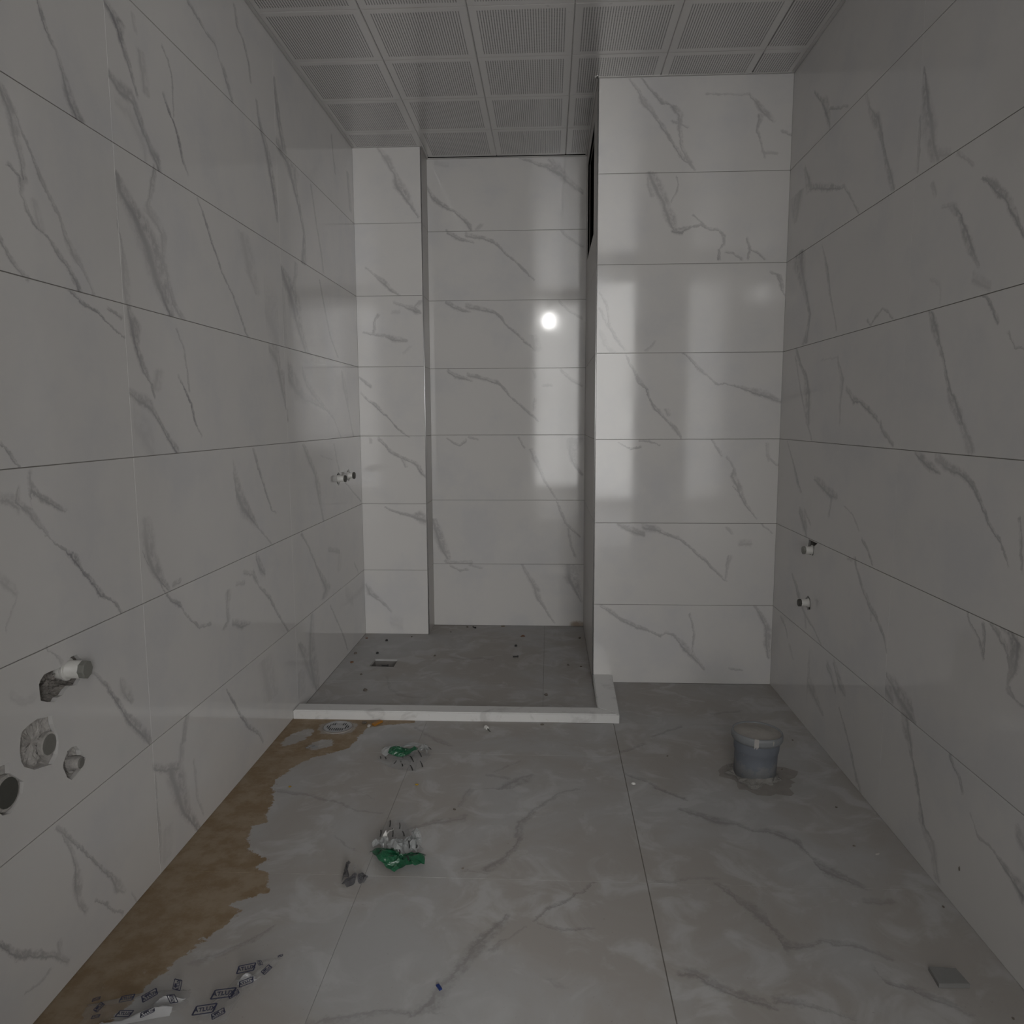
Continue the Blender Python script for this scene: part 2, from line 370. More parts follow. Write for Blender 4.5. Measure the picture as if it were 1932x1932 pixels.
'F':'''929 1484 60 45 900 1450 70 50 867 1417 83 50 832 1395 91 50 803 1359 65 40
803 1359 42 25 825 1346 64 30 858 1333 136 40 891 1335 109 40 917 1336 65 25
753 1371 109 45 730 1325 261 50 707 1292 294 50 693 1256 278 45 679 1226 239 40 649 1170 263 35 640 1140 295 50 624 1119 287 45 592 1121 203 35 549 1115 207 35 504 1101 248 35 479 1092 329 35
727 1267 171 35 747 1294 89 30 788 1338 47 25
770 1645 103 50 746 1582 133 45 719 1544 253 45 700 1514 271 50
778 1739 134 40 763 1695 194 40 761 1645 226 40
908 1885 108 35 862 1857 131 35 827 1816 112 35 794 1767 125 40 767 1712 202 40
785 1960 136 35 749 1920 418 45 715 1882 235 45 680 1875 145 40 630 1873 188 35 615 1827 171 25 610 1778 129 25
630 1733 348 35 599 1718 220 35 558 1708 217 40 520 1685 132 35 495 1667 113 25
728 1936 147 30 664 1955 148 30
750 2041 96 25 683 1973 93 25
240 1806 88 30 288 1793 79 30 353 1753 79 30 419 1742 87 30
340 1627 53 30 395 1574 51 30
650 1512 68 30 701 1504 67 30
111 1846 183 35 167 1833 181 35 234 1816 117 35 298 1784 76 35 338 1762 59 35
331 1635 54 20 396 1574 52 20
302 1317 67 30 276 1278 140 35 238 1246 168 30 195 1210 218 25
414 2265 99 30 458 2209 127 30 490 2178 271 35 536 2133 133 30
316 1862 34 20 386 1813 34 20
1108 1903 138 50 1149 1874 136 50 1180 1850 133 50
1160 1792 149 40 1198 1770 270 45 1234 1741 412 50 1279 1738 229 35 1315 1701 141 40 1358 1695 222 45 1388 1675 289 50 1412 1641 258 45 1414 1595 110 45 1424 1553 305 50 1449 1533 370 50 1476 1501 212 40 1492 1482 140 25
1184 1488 162 35 1203 1469 203 45 1218 1433 168 40 1249 1392 274 45 1261 1359 229 45 1265 1322 263 45 1281 1307 250 50 1309 1308 137 35 1343 1325 126 35 1368 1316 168 40 1401 1312 172 40 1420 1298 116 35 1449 1279 143 30
1060 1224 132 50 1084 1230 292 50 1119 1204 234 50 1150 1184 209 50 1187 1168 206 50 1208 1155 113 40
1213 1170 170 40 1251 1169 201 40 1284 1156 114 35 1329 1138 90 25
1412 1254 68 30 1415 1224 103 50 1446 1212 131 45 1469 1194 232 45 1503 1174 203 35 1523 1159 126 25
1469 1443 183 30 1523 1446 183 30
1053 1496 95 25 1092 1491 90 25 1144 1510 91 25 1188 1508 96 25
1152 2228 128 40 1253 2305 132 40
1366 2411 149 30 1467 2440 151 30
1045 2115 121 35 1119 2171 124 35
1043 1977 143 40 1091 1940 132 40 1133 1884 127 40 1185 1841 131 40
839 1205 226 20 852 1184 223 20
430 2973 222 25 488 2950 243 25 557 2965 246 25 606 2942 216 25
220 2733 101 25 253 2611 109 25 310 2537 187 25 374 2521 238 25''',
}
def load(sf):
    o = []
    for ln in VEINS[sf].splitlines():
        v = list(map(int, ln.split()))
        o.append([(v[i] / 1000, v[i + 1] / 1000, v[i + 2] / 20000, v[i + 3] / 100) for i in range(0, len(v), 4)])
    return o
V = {k: load(k) for k in VEINS}
AX = dict(L=(1, 2), R=(1, 2), C=(0, 2), B=(0, 2), P=(0, 2), F=(0, 1))

def clip_seg(p, q, r):
    t0, t1 = 0.0, 1.0
    for i in (0, 1):
        d = q[i] - p[i]
        for s, lim in ((-1, -r[i * 2]), (1, r[i * 2 + 1])):
            a, b = s * d, lim - s * p[i]
            if abs(a) < 1e-9:
                if b < 0: return None
            else:
                t = b / a
                if a < 0: t0 = max(t0, t)
                else: t1 = min(t1, t)
    if t1 - t0 < 1e-4: return None
    L = lambda t: tuple(p[k] + (q[k] - p[k]) * t for k in range(4))
    return L(t0), L(t1), t0 > 1e-6, t1 < 1 - 1e-6

def pieces(vein, r):
    """parts of a vein inside rectangle r=(a0,a1,b0,b1), as lists of points"""
    out, cur = [], []
    for p, q in zip(vein, vein[1:]):
        c = clip_seg(p, q, r)
        if not c:
            if len(cur) > 1: out.append(cur)
            cur = []; continue
        a, b, ca, cb = c
        if not cur: cur = [a]
        cur.append(b)
        if cb: out.append(cur); cur = []
    if len(cur) > 1: out.append(cur)
    return out

def monotone(ps):
    """choose the running axis and cut into runs that only go one way along it"""
    da = abs(ps[-1][0] - ps[0][0]); db = abs(ps[-1][1] - ps[0][1])
    ax = 0 if da > db else 1
    runs, cur, sg = [], [ps[0]], 0
    for p in ps[1:]:
        d = p[ax] - cur[-1][ax]
        if abs(d) < 2e-4: continue
        s = 1 if d > 0 else -1
        if sg and s != sg:
            runs.append(cur); cur = [cur[-1]]
        sg = s; cur.append(p)
    runs.append(cur)
    return [(ax, sorted(r, key=lambda p: p[ax])) for r in runs if len(r) > 1]

WALLCOL = (.70, .685, .67); VEINCOL = (.20, .192, .205)
def vein_total(t, sf, rect, pos):
    ia, ib = AX[sf]
    sp = t.add('ShaderNodeSeparateXYZ'); t.l.new(pos, sp.inputs[0])
    n1 = t.noise(26, 4, .68, pos, color=True)
    sn = t.add('ShaderNodeSeparateColor'); t.l.new(n1, sn.inputs[0])
    amp = .018 if sf != 'F' else .03
    pa = t.math('MULTIPLY_ADD', t.math('SUBTRACT', sn.outputs[0], .5), amp, sp.outputs[ia])
    pb = t.math('MULTIPLY_ADD', t.math('SUBTRACT', sn.outputs[1], .5), amp, sp.outputs[ib])
    n2 = t.noise(130, 3, .7, pos, color=True); s2 = t.add('ShaderNodeSeparateColor'); t.l.new(n2, s2.inputs[0])
    pa = t.math('MULTIPLY_ADD', t.math('SUBTRACT', s2.outputs[0], .5), amp * .45, pa)
    pb = t.math('MULTIPLY_ADD', t.math('SUBTRACT', s2.outputs[1], .5), amp * .45, pb)
    brk = t.smooth(t.noise(45, 4, .7, pos), .36, .62, .3, 1.0)
    size = (rect[1] - rect[0], rect[3] - rect[2])
    na = t.math('DIVIDE', t.math('SUBTRACT', pa, rect[0]), size[0])
    nb = t.math('DIVIDE', t.math('SUBTRACT', pb, rect[2]), size[1])
    tot = None
    for v in V[sf]:
        for pc in pieces(v, rect):
            for ax, run in monotone(pc):
                o = 1 - ax
                t0 = rect[ax * 2]; o0 = rect[o * 2]
                N = lambda x: min(1.0, max(0.0, (x - t0) / size[ax]))
                C, W, S = [], [], []
                pts = []
                for i, p in enumerate(run):
                    a = run[max(0, i - 1)]; b = run[min(len(run) - 1, i + 1)]
                    dt = abs(b[ax] - a[ax]); dq = abs(b[o] - a[o])
                    sl = min(3.0, math.hypot(dt, dq) / max(dt, 1e-4))
                    pts.append((N(p[ax]), (p[o] - o0) / size[o], max(p[2], .0014) * 1.25 * sl / size[o], p[3]))
                eps = .007 / size[ax]
                if pts[0][0] > .012: pts.insert(0, (max(0, pts[0][0] - eps), pts[0][1], pts[0][2] * .6, 0))
                if pts[-1][0] < .988: pts.append((min(1, pts[-1][0] + eps), pts[-1][1], pts[-1][2] * .6, 0))
                cl = lambda x: min(1.0, max(0.0, x))
                if len(pts) < 2: continue
                C = [(p[0], cl(p[1])) for p in pts]; W = [(p[0], cl(p[2] * 2)) for p in pts]; S = [(p[0], p[3]) for p in pts]
                tt, qq = (na, nb) if ax == 0 else (nb, na)
                c = t.curves(tt, (C, W, S))
                e = t.math('DIVIDE', t.math('SUBTRACT', qq, c[0]), t.math('MAXIMUM', t.math('MULTIPLY', c[1], .5), .001))
                body = t.math('MULTIPLY', t.smooth(t.math('ABSOLUTE', e), 1.15, .35), brk)
                edge = t.smooth(t.math('ABSOLUTE', t.math('ADD', e, .3)), .5, .05)
                a = t.math('MULTIPLY', t.math('MAXIMUM', t.math('MULTIPLY', body, .82), t.math('MULTIPLY', edge, .95)), c[2])
                tot = a if tot is None else t.math('MAXIMUM', tot, a)
    return tot

def wall_mat(sf, rect=None, name='wall_marble'):
    t = NT(name); p = t.pos()
    cl = t.noise(5, 4, .6, p)
    base = t.mix(t.smooth(cl, .42, .72), WALLCOL, tuple(a * b for a, b in zip(WALLCOL, (.93, .94, .965))))
    if sf and rect:
        tot = vein_total(t, sf, rect, p)
        if tot is not None: base = t.mix(tot, base, VEINCOL)
    if sf == 'B' and rect[2] < .1:      # brown damp mark low in the corner
        sp = t.add('ShaderNodeSeparateXYZ'); t.l.new(p, sp.inputs[0])
        dx = t.math('DIVIDE', t.math('SUBTRACT', sp.outputs[0], .965), .04)
        dz = t.math('DIVIDE', t.math('SUBTRACT', sp.outputs[2], .008), .022)
        d = t.math('ADD', t.math('MULTIPLY', dx, dx), t.math('MULTIPLY', dz, dz))
        d = t.math('ADD', d, t.math('MULTIPLY', t.noise(60, 3, .6, p), .9))
        base = t.mix(t.smooth(d, 1.5, .5, 0, .8), base, (.30, .22, .15))
    r = t.smooth(t.noise(9, 3, .6, p), .3, .7, .058, .095)
    return t.out(base, r, 0, .5)

def grid_rects(a_edges, b_edges):
    return [(a0, a1, b0, b1) for a0, a1 in zip(a_edges, a_edges[1:]) for b0, b1 in zip(b_edges, b_edges[1:])]

# ---------------------------------------------------------------- mesh helpers
def mesh_obj(name, verts, faces, mat=None, parent=None, smooth=False, mw=None):
    me = bpy.data.meshes.new(name); me.from_pydata([tuple(v) for v in verts], [], faces); me.update()
    if smooth:
        for p in me.polygons: p.use_smooth = True
    o = bpy.data.objects.new(name, me); COL.objects.link(o)
    if mat: me.materials.append(mat)
    if parent: o.parent = parent
    if mw is not None: o.matrix_world = mw; 
    return o

def bm_obj(name, bm, mat=None, parent=None, smooth=False):
    bmesh.ops.recalc_face_normals(bm, faces=bm.faces)
    me = bpy.data.meshes.new(name); bm.to_mesh(me); bm.free()
    if smooth:
        for p in me.polygons: p.use_smooth = True
    o = bpy.data.objects.new(name, me); COL.objects.link(o)
    if mat: me.materials.append(mat)
    if parent: o.parent = parent
    if parent and parent.type == 'MESH' and parent.get('kind') == 'structure': o.matrix_world = Matrix.Identity(4)
    return o

def plate(w, h, th, c=.0004, holes=(), back=False):
    """slab in local (a,b,d): front face at d=0 with a chamfered rim, real holes"""
    v, f = [], []
    def ring(pts, d):
        i = len(v); v.extend((a, b, d) for a, b in pts); return list(range(i, i + len(pts)))
    O = [(0, 0), (w, 0), (w, h), (0, h)]; I = [(c, c), (w - c, c), (w - c, h - c), (c, h - c)]
    rb = ring(O, -th); ro = ring(O, -c); ri = ring(I, 0)
    for A, B in ((rb, ro), (ro, ri)):
        for k in range(4): f.append((A[k], A[(k + 1) % 4], B[(k + 1) % 4], B[k]))
    if not holes: f.append(tuple(ri))
    else:
        loops = [I] + [list(hh) for hh in holes]
        idx = list(ri)
        for hh in holes:
            idx += ring(hh, 0)
        for tr in tessellate_polygon([[Vector((a, b, 0)) for a, b in lp] for lp in loops]):
            q = [v[idx[k]] for k in tr]
            ar = (q[1][0] - q[0][0]) * (q[2][1] - q[0][1]) - (q[2][0] - q[0][0]) * (q[1][1] - q[0][1])
            f.append(tuple(idx[k] for k in (tr if ar > 0 else tr[::-1])))
        k0 = 4
        for hh in holes:
            top = idx[k0:k0 + len(hh)]; k0 += len(hh)
            bot = ring(hh, -th); n = len(hh)
            for k in range(n): f.append((top[k], bot[k], bot[(k + 1) % n], top[(k + 1) % n]))
    if back: f.append(tuple(rb[::-1]))
    return v, f

# frames: origin plus a, b, d axes
FR = dict(L=(Vector((0, 0, 0)), Vector((0, 1, 0)), Vector((0, 0, 1)), Vector((1, 0, 0))),
          R=(Vector((XR, 0, 0)), Vector((0, 1, 0)), Vector((0, 0, 1)), Vector((-1, 0, 0))),
          C=(Vector((0, YC, 0)), Vector((1, 0, 0)), Vector((0, 0, 1)), Vector((0, -1, 0))),
          B=(Vector((0, YB, 0)), Vector((1, 0, 0)), Vector((0, 0, 1)), Vector((0, -1, 0))),
          P=(Vector((0, YP, 0)), Vector((1, 0, 0)), Vector((0, 0, 1)), Vector((0, -1, 0))),
          CS=(Vector((XC, 0, 0)), Vector((0, 1, 0)), Vector((0, 0, 1)), Vector((1, 0, 0))),
          PS=(Vector((XP, 0, 0)), Vector((0, 1, 0)), Vector((0, 0, 1)), Vector((-1, 0, 0))),
          N=(Vector((0, YN, 0)), Vector((1, 0, 0)), Vector((0, 0, 1)), Vector((0, 1, 0))),
          F=(Vector((0, 0, 0)), Vector((1, 0, 0)), Vector((0, 1, 0)), Vector((0, 0, 1))),
          T=(Vector((0, 0, ZC)), Vector((1, 0, 0)), Vector((0, 1, 0)), Vector((0, 0, -1))))
CACHE = {}
def place(name, sf, rect, th, mat, parent, c=.0004, holes=(), d=0.0, back=False):
    O, A, B, D = FR[sf]; a0, a1, b0, b1 = rect
    flip = A.cross(B).dot(D) < 0
    w, h = a1 - a0, b1 - b0
    lh = []
    for hh in holes:
        q = [((a1 - a) if flip else (a - a0), b - b0) for a, b in hh]
        area2 = sum(q[i][0] * q[(i + 1) % len(q)][1] - q[(i + 1) % len(q)][0] * q[i][1] for i in range(len(q)))
        if area2 < 0: q = q[::-1]
        lh.append(q)
    key = (round(w, 5), round(h, 5), th, c, back)
    if holes or key not in CACHE:
        v, f = plate(w, h, th, c, lh, back)
        me = bpy.data.meshes.new(name); me.from_pydata(v, [], f); me.update()
        me.materials.append(mat)
        if not holes: CACHE[key] = me
    else: me = CACHE[key]
    o = bpy.data.objects.new(name, me); COL.objects.link(o)
    A2 = -A if flip else A
    org = O + (A * a1 if flip else A * a0) + B * b0 + D * d
    M = Matrix(((A2[0], B[0], D[0], org[0]), (A2[1], B[1], D[1], org[1]), (A2[2], B[2], D[2], org[2]), (0, 0, 0, 1)))
    o.parent = parent; o.matrix_world = M
    o.material_slots[0].link = 'OBJECT'; o.material_slots[0].material = mat
    return o

def world_of(sf, a, b, d=0.0):
    O, A, B, D = FR[sf]; return O + A * a + B * b + D * d

def tag(o, label=None, cat=None, group=None, kind=None):
    if label: o['label'] = label
    if cat: o['category'] = cat
    if group: o['group'] = group
    if kind: o['kind'] = kind
    return o
def thing(name, loc, label, cat, group=None, rot=None):
    o = bpy.data.objects.new(name, None); COL.objects.link(o); o.location = loc; o.empty_display_size = .02
    if rot is not None: o.rotation_euler = rot
    return tag(o, label, cat, group)
def structure(name, *a, **k):
    o = mesh_obj(name, *a, **k); o['kind'] = 'structure'; return o

def backing(name, sf, rect, mat, holes=(), th=.05, label=None):
    """the grouted backing wall behind the tiles, itself a piece of the setting"""
    o = place(name, sf, rect, th, mat, None, c=.0002, holes=holes, d=-.0015, back=not holes)
    o['kind'] = 'structure'
    if label: o['label'] = label
    return o

# ---------------------------------------------------------------- shared materials
M_GROUT = noisy('grout', (.24, .225, .21), .15, 80, .9)
M_FGROUT = noisy('floor_grout', (.22, .20, .18), .15, 80, .9)
M_DARK = noisy('dark_void', (.012, .012, .012), .3, 30, .9, spec=.05)
M_SIDE = noisy('shaded_side_tile', (.52, .50, .48), .05, 6, .35, spec=.25, bump=.02)  # same tile as the fronts, shade of the side faces put into the colour
M_MORTAR = noisy('mortar', (.46, .44, .42), .35, 70, .95, bump=.6, bd=.01)
M_MORTAR_D = noisy('dark_mortar', (.29, .27, .25), .75, 75, .95, bump=1.0, bd=.01)
M_WHITEPL = noisy('white_plastic', (.72, .71, .68), .06, 60, .4)
M_GREYPL = noisy('grey_cap_plastic', (.22, .22, .20), .12, 60, .55)
M_DARKPL = noisy('dark_plug', (.07, .068, .06), .2, 60, .6)
M_STEEL = noisy('polished_steel', (.80, .80, .80), .05, 60, .34, metal=1, bump=.05)
M_WALL0 = wall_mat(None)
M_PAINT = noisy('hall_paint', (.72, .72, .71), .03, 6, .8)

# ---------------------------------------------------------------- openings in the tiling (wall coordinates, m)
mm = lambda l: [(a / 1000, b / 1000) for a, b in l]
H1 = mm([(1147, 541), (1152, 547), (1161, 553), (1177, 553), (1194, 551), (1214, 552), (1233, 560), (1249, 559), (1258, 547), (1258, 536), (1254, 513), (1242, 505), (1224, 511), (1212, 508), (1202, 502), (1188, 503), (1182, 498), (1163, 505), (1148, 513), (1147, 527)])
H2 = mm([(1095, 471), (1100, 481), (1115, 485), (1136, 487), (1157, 481), (1172, 479), (1173, 463), (1182, 440), (1183, 428), (1178, 407), (1164, 396), (1142, 402), (1119, 408), (1098, 423), (1093, 433), (1091, 452)])
H3 = mm([(1026, 441), (1034, 449), (1048, 448), (1067, 445), (1066, 428), (1084, 410), (1094, 400), (1090, 383), (1077, 374), (1059, 366), (1044, 371), (1028, 390), (1022, 415)])
H4 = mm([(1204, 401), (1214, 403), (1229, 399), (1237, 387), (1238, 377), (1251, 366), (1245, 357), (1233, 352), (1220, 348), (1208, 346), (1197, 356), (1189, 378), (1191, 386)])
T1 = mm([(2911, 751), (2935, 762), (2967, 748), (2968, 728), (2954, 716), (2933, 708), (2911, 720)])
T2 = mm([(3065, 756), (3087, 764), (3108, 750), (3117, 725), (3086, 712), (3068, 722)])
R1 = mm([(2362, 592), (2284, 592), (2308, 580), (2316, 549), (2361, 546), (2368, 570)])
R2 = mm([(2346, 417), (2325, 411), (2319, 397), (2320, 378), (2346, 370), (2369, 384), (2369, 400)])
NICHE = [(2.90, 1.645), (3.37, 1.645), (3.37, 2.040), (2.90, 2.040)]
DRAIN = mm([(124, 2846), (222, 2844), (222, 2936), (127, 2938)])
def inside(h, r): return all(r[0] < a < r[1] and r[2] < b < r[3] for a, b in h)
def grow(h, g):
    cx = sum(p[0] for p in h) / len(h); cy = sum(p[1] for p in h) / len(h)
    return [(a + (a - cx) * g, b + (b - cy) * g) for a, b in h]

def tile_wall(sf, parent, a_edges, holes=(), b_edges=ROWS, veins=True, gapa=.00015, gapb=.0008):
    copies = {}
    for k, (a0, a1) in enumerate(zip(a_edges, a_edges[1:])):
        for b0, b1 in zip(b_edges, b_edges[1:]):
            r = (a0 + gapa, a1 - gapa, b0 + gapb, b1 - gapb)
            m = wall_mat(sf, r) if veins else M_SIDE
            place('tile', sf, r, .008, m, parent, holes=[h for h in holes if inside(h, r)])

# the tiles nearest the doorway carry the same prints as their neighbours
for sf, (lo, hi), sh in (('L', (.95, 1.48), .9), ('R', (1.25, 1.80), .9)):
    V[sf] += [[(p[0] - sh, p[1], p[2], p[3]) for p in v] for v in V[sf] if all(p[0] > lo + .5 and p[0] < hi + .9 for p in v) and v[0][0] - sh < lo + .02]

wl = backing('wall_left', 'L', (YN, YB + .02, 0, ZC), M_GROUT, [grow(h, .04) for h in (H1, H2, H3, H4, T1, T2)])
tile_wall('L', wl, [YN, .5715, 1.4715, 2.3715, YC], [H1, H2, H3, H4, T1, T2])
wr = backing('wall_right', 'R', (YN, YP + .02, 0, ZC), M_GROUT, [R1[:1] + R1[1:], R2])
tile_wall('R', wr, [YN, .8894, 1.7894, YP], [R1, R2])
# right wall carries on behind the pillar, so the pillar and column are boxes against the back wall
wb = backing('wall_back', 'B', (XC - .02, XP + .02, 0, ZC), M_GROUT)
tile_wall('B', wb, [XC, XP])
wc = backing('wall_column', 'C', (0, XC - .002, 0, ZC), M_GROUT, th=.1)
tile_wall('C', wc, [0, XC - .002])
wcs = backing('wall_column_side', 'CS', (YC + .002, YB, 0, ZC), M_GROUT, th=.1)
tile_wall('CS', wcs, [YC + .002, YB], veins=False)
wp = backing('wall_pillar', 'P', (XP + .002, XR, 0, ZC), M_GROUT, th=.05)
tile_wall('P', wp, [XP + .002, XR])
wps = backing('wall_pillar_side', 'PS', (YP + .002, YB, 0, ZC), M_GROUT, [grow(NICHE, 0)], th=.010)
PSR = ROWS[:6] + [ZC]      # the opening takes the place of the joint between the two top rows
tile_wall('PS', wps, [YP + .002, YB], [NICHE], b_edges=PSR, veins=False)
wn = backing('wall_near', 'N', (0, XR, 0, ZC), M_GROUT, [[(.70, .0001 + .0003), (1.455, .0004), (1.455, 2.07), (.70, 2.07)]], th=.12)
for r in [(0, .70, b0, b1) for b0, b1 in zip(ROWS, ROWS[1:])] + [(1.455, XR, b0, b1) for b0, b1 in zip(ROWS, ROWS[1:])]:
    place('tile', 'N', (r[0] + .0004, r[1] - .0004, r[2] + .0008, r[3] - .0008), .008, M_WALL0, wn)

# niche: a dark service opening with a pipe in it
def box_bm(bm, x0, x1, y0, y1, z0, z1, skip=()):
    v = [bm.verts.new(p) for p in ((x0, y0, z0), (x1, y0, z0), (x1, y1, z0), (x0, y1, z0), (x0, y0, z1), (x1, y0, z1), (x1, y1, z1), (x0, y1, z1))]
    F = {'z-': (3, 2, 1, 0), 'z+': (4, 5, 6, 7), 'y-': (0, 1, 5, 4), 'x+': (1, 2, 6, 5), 'y+': (2, 3, 7, 6), 'x-': (3, 0, 4, 7)}
    for k, q in F.items():
        if k not in skip: bm.faces.new([v[i] for i in q])
def tube_bm(bm, pts, r, n=12, cap=True):
    """tube through pts; r a number or list"""
    rings = []
    for i, p in enumerate(pts):
        p = Vector(p); a = Vector(pts[max(0, i - 1)]); b = Vector(pts[min(len(pts) - 1, i + 1)])
        d = (b - a).normalized(); up = Vector((0, 0, 1)) if abs(d.z) < .9 else Vector((1, 0, 0))
        u = d.cross(up).normalized(); w = u.cross(d)
        rr = r[i] if isinstance(r, (list, tuple)) else r
        rings.append([bm.verts.new(p + (u * math.cos(2 * math.pi * k / n) + w * math.sin(2 * math.pi * k / n)) * rr) for k in range(n)])
    for A, B in zip(rings, rings[1:]):
        for k in range(n): bm.faces.new((A[k], A[(k + 1) % n], B[(k + 1) % n], B[k]))
    if cap: bm.faces.new(rings[0][::-1]); bm.faces.new(rings[-1])
bm = bmesh.new(); box_bm(bm, XP + .0116, XP + .35, 2.88, 3.39, 1.625, 2.06, skip=('x-',))
o = bm_obj('service_shaft', bm, M_DARK, wps); o['label'] = 'dark rectangular service opening high in the pillar side'
bm = bmesh.new(); tube_bm(bm, [(XP + .12, 2.89, 1.95), (XP + .12, 3.38, 1.90)], .04, 14)
bm_obj('shaft_pipe', bm, M_DARKPL, wps, True)

# polished corner strips with a rounded nose
def strip(name, x, y):
    bm = bmesh.new(); tube_bm(bm, [(x, y, .0005), (x, y, ZC - .001)], .0029, 16)
    o = bm_obj(name, bm, M_STEEL, None, True); o['kind'] = 'structure'; return o
strip('trim_1', XC - .0008, YC + .0008)
strip('trim_2', XP + .0008, YP + .0008)

# ---------------------------------------------------------------- floor
def floor_mat(rect, name='floor_marble'):
    t = NT(name); p = t.pos()
    c1 = t.noise(2.6, 5, .62, p, dist=.6)
    c2 = t.noise(9, 4, .6, p, dist=.8)
    base = t.mix(t.smooth(c1, .40, .64), (.385, .362, .338), (.43, .426, .422))
    base = t.mix(t.smooth(c2, .48, .68, 0, .7), base, (.51, .51, .51))
    tot = vein_total(t, 'F', rect, p)
    if tot is not None: base = t.mix(t.math('MULTIPLY', tot, 1.15, clamp=True), base, (.18, .165, .16))
    # trowelled grout haze and fine specks
    sp = t.noise(160, 3, .6, p)
    base = t.mix(t.smooth(sp, .66, .74, 0, .35), base, (.20, .17, .14))
    rough = .42
    if rect[0] < .5 and rect[2] < 2.31:
        s = t.add('ShaderNodeSeparateXYZ'); t.l.new(p, s.inputs[0])
        nz = t.noise(38, 5, .75, p, color=True); sn = t.add('ShaderNodeSeparateColor'); t.l.new(nz, sn.inputs[0])
        x = t.math('MULTIPLY_ADD', t.math('SUBTRACT', sn.outputs[0], .5), .055, s.outputs[0])
        y = t.math('MULTIPLY_ADD', t.math('SUBTRACT', sn.outputs[1], .5), .05, s.outputs[1])
        E_ = [(700, 0), (880, 60), (1000, 95), (1089, 128), (1139, 138), (1208, 160), (1285, 192), (1320, 212), (1359, 220), (1382, 191), (1402, 223), (1422, 255), (1474, 235), (1507, 197), (1537, 212), (1572, 154), (1634, 129), (1676, 117), (1684, 154), (1721, 138), (1797, 129), (1856, 102), (1899, 97), (1994, 124), (2029, 144), (2079, 210), (2106, 239), (2184, 252), (2234, 257), (2259, 268), (2278, 306), (2300, 400)]
        pts = [((a - 700) / 1610, b / 500) for a, b in E_]
        c = t.curves(t.math('DIVIDE', t.math('SUBTRACT', y, .7), 1.61), (pts, [(0, 0), (1, 0)], [(0, 0), (1, 0)]))
        mask = t.smooth(t.math('SUBTRACT', t.math('MULTIPLY', c[0], .5), x), -.001, .003)
        def isl(cx, cy, rx, ry, k):
            dx = t.math('DIVIDE', t.math('SUBTRACT', t.math('ADD', x, t.math('MULTIPLY', s.outputs[1], -k)), cx - cy * k), rx)
            dy = t.math('DIVIDE', t.math('SUBTRACT', y, cy), ry)
            return t.smooth(t.math('ADD', t.math('MULTIPLY', dx, dx), t.math('MULTIPLY', dy, dy)), .85, 1.15)
        for q in ((.062, 2.178, .030, .062, .3), (.150, 2.128, .032, .034, .3)):
            mask = t.math('MULTIPLY', mask, isl(*q))
        mask = t.math('MULTIPLY', mask, t.smooth(t.math('SUBTRACT', 1, isl(.166, 2.252, .062, .055, 0)), 0, 1, 1, .45))
        mo = t.noise(14, 5, .7, p)
        stain = t.mix(t.smooth(mo, .35, .65), (.245, .175, .105), (.33, .26, .185))
        fl = t.smooth(t.noise(55, 4, .7, p), .66, .72)
        stain = t.mix(t.math('MULTIPLY', fl, .6), stain, (.36, .31, .26))
        base = t.mix(mask, base, stain)
    bmp = t.noise(30, 4, .6, p)
    return t.out(base, .62, 0, .2, bmp, .12, .002)
fl = backing('floor', 'F', (-.004, XR + .004, YN - .12, YB), M_FGROUT, [grow(DRAIN, .04)], th=.06)
FX = [-.0030, .4395, 1.0395, XR + .0030]; FY = [YN, .2853, .8853, 1.4853, 2.081, 2.319]
for r in grid_rects(FX, FY):
    g = lambda e: .0010 if abs(e - 1.0395) < 1e-6 else .0003
    rr = (r[0] + g(r[0]), r[1] - g(r[1]), r[2] + .0003, r[3] - .0003)
    place('floor_tile', 'F', rr, .008, floor_mat(rr), fl, c=.0003)
for r in [(1.0395, XR + .003, 2.319, YP)]:
    rr = (r[0] + .0006, r[1] - .0006, r[2] + .0006, r[3] - .0006)
    place('floor_tile', 'F', rr, .008, floor_mat(rr), fl)
for r in grid_rects([0, .8125, XP], [2.36, 2.68, YB]):
    rr = (r[0] + .0004, r[1] - .0004, r[2] + .0004, r[3] - .0004)
    rr = (rr[0], min(rr[1], XP), rr[2], rr[3])
    place('floor_tile', 'F', rr, .008, floor_mat(rr), fl, c=.0004, holes=[DRAIN] if inside(DRAIN, rr) else ())
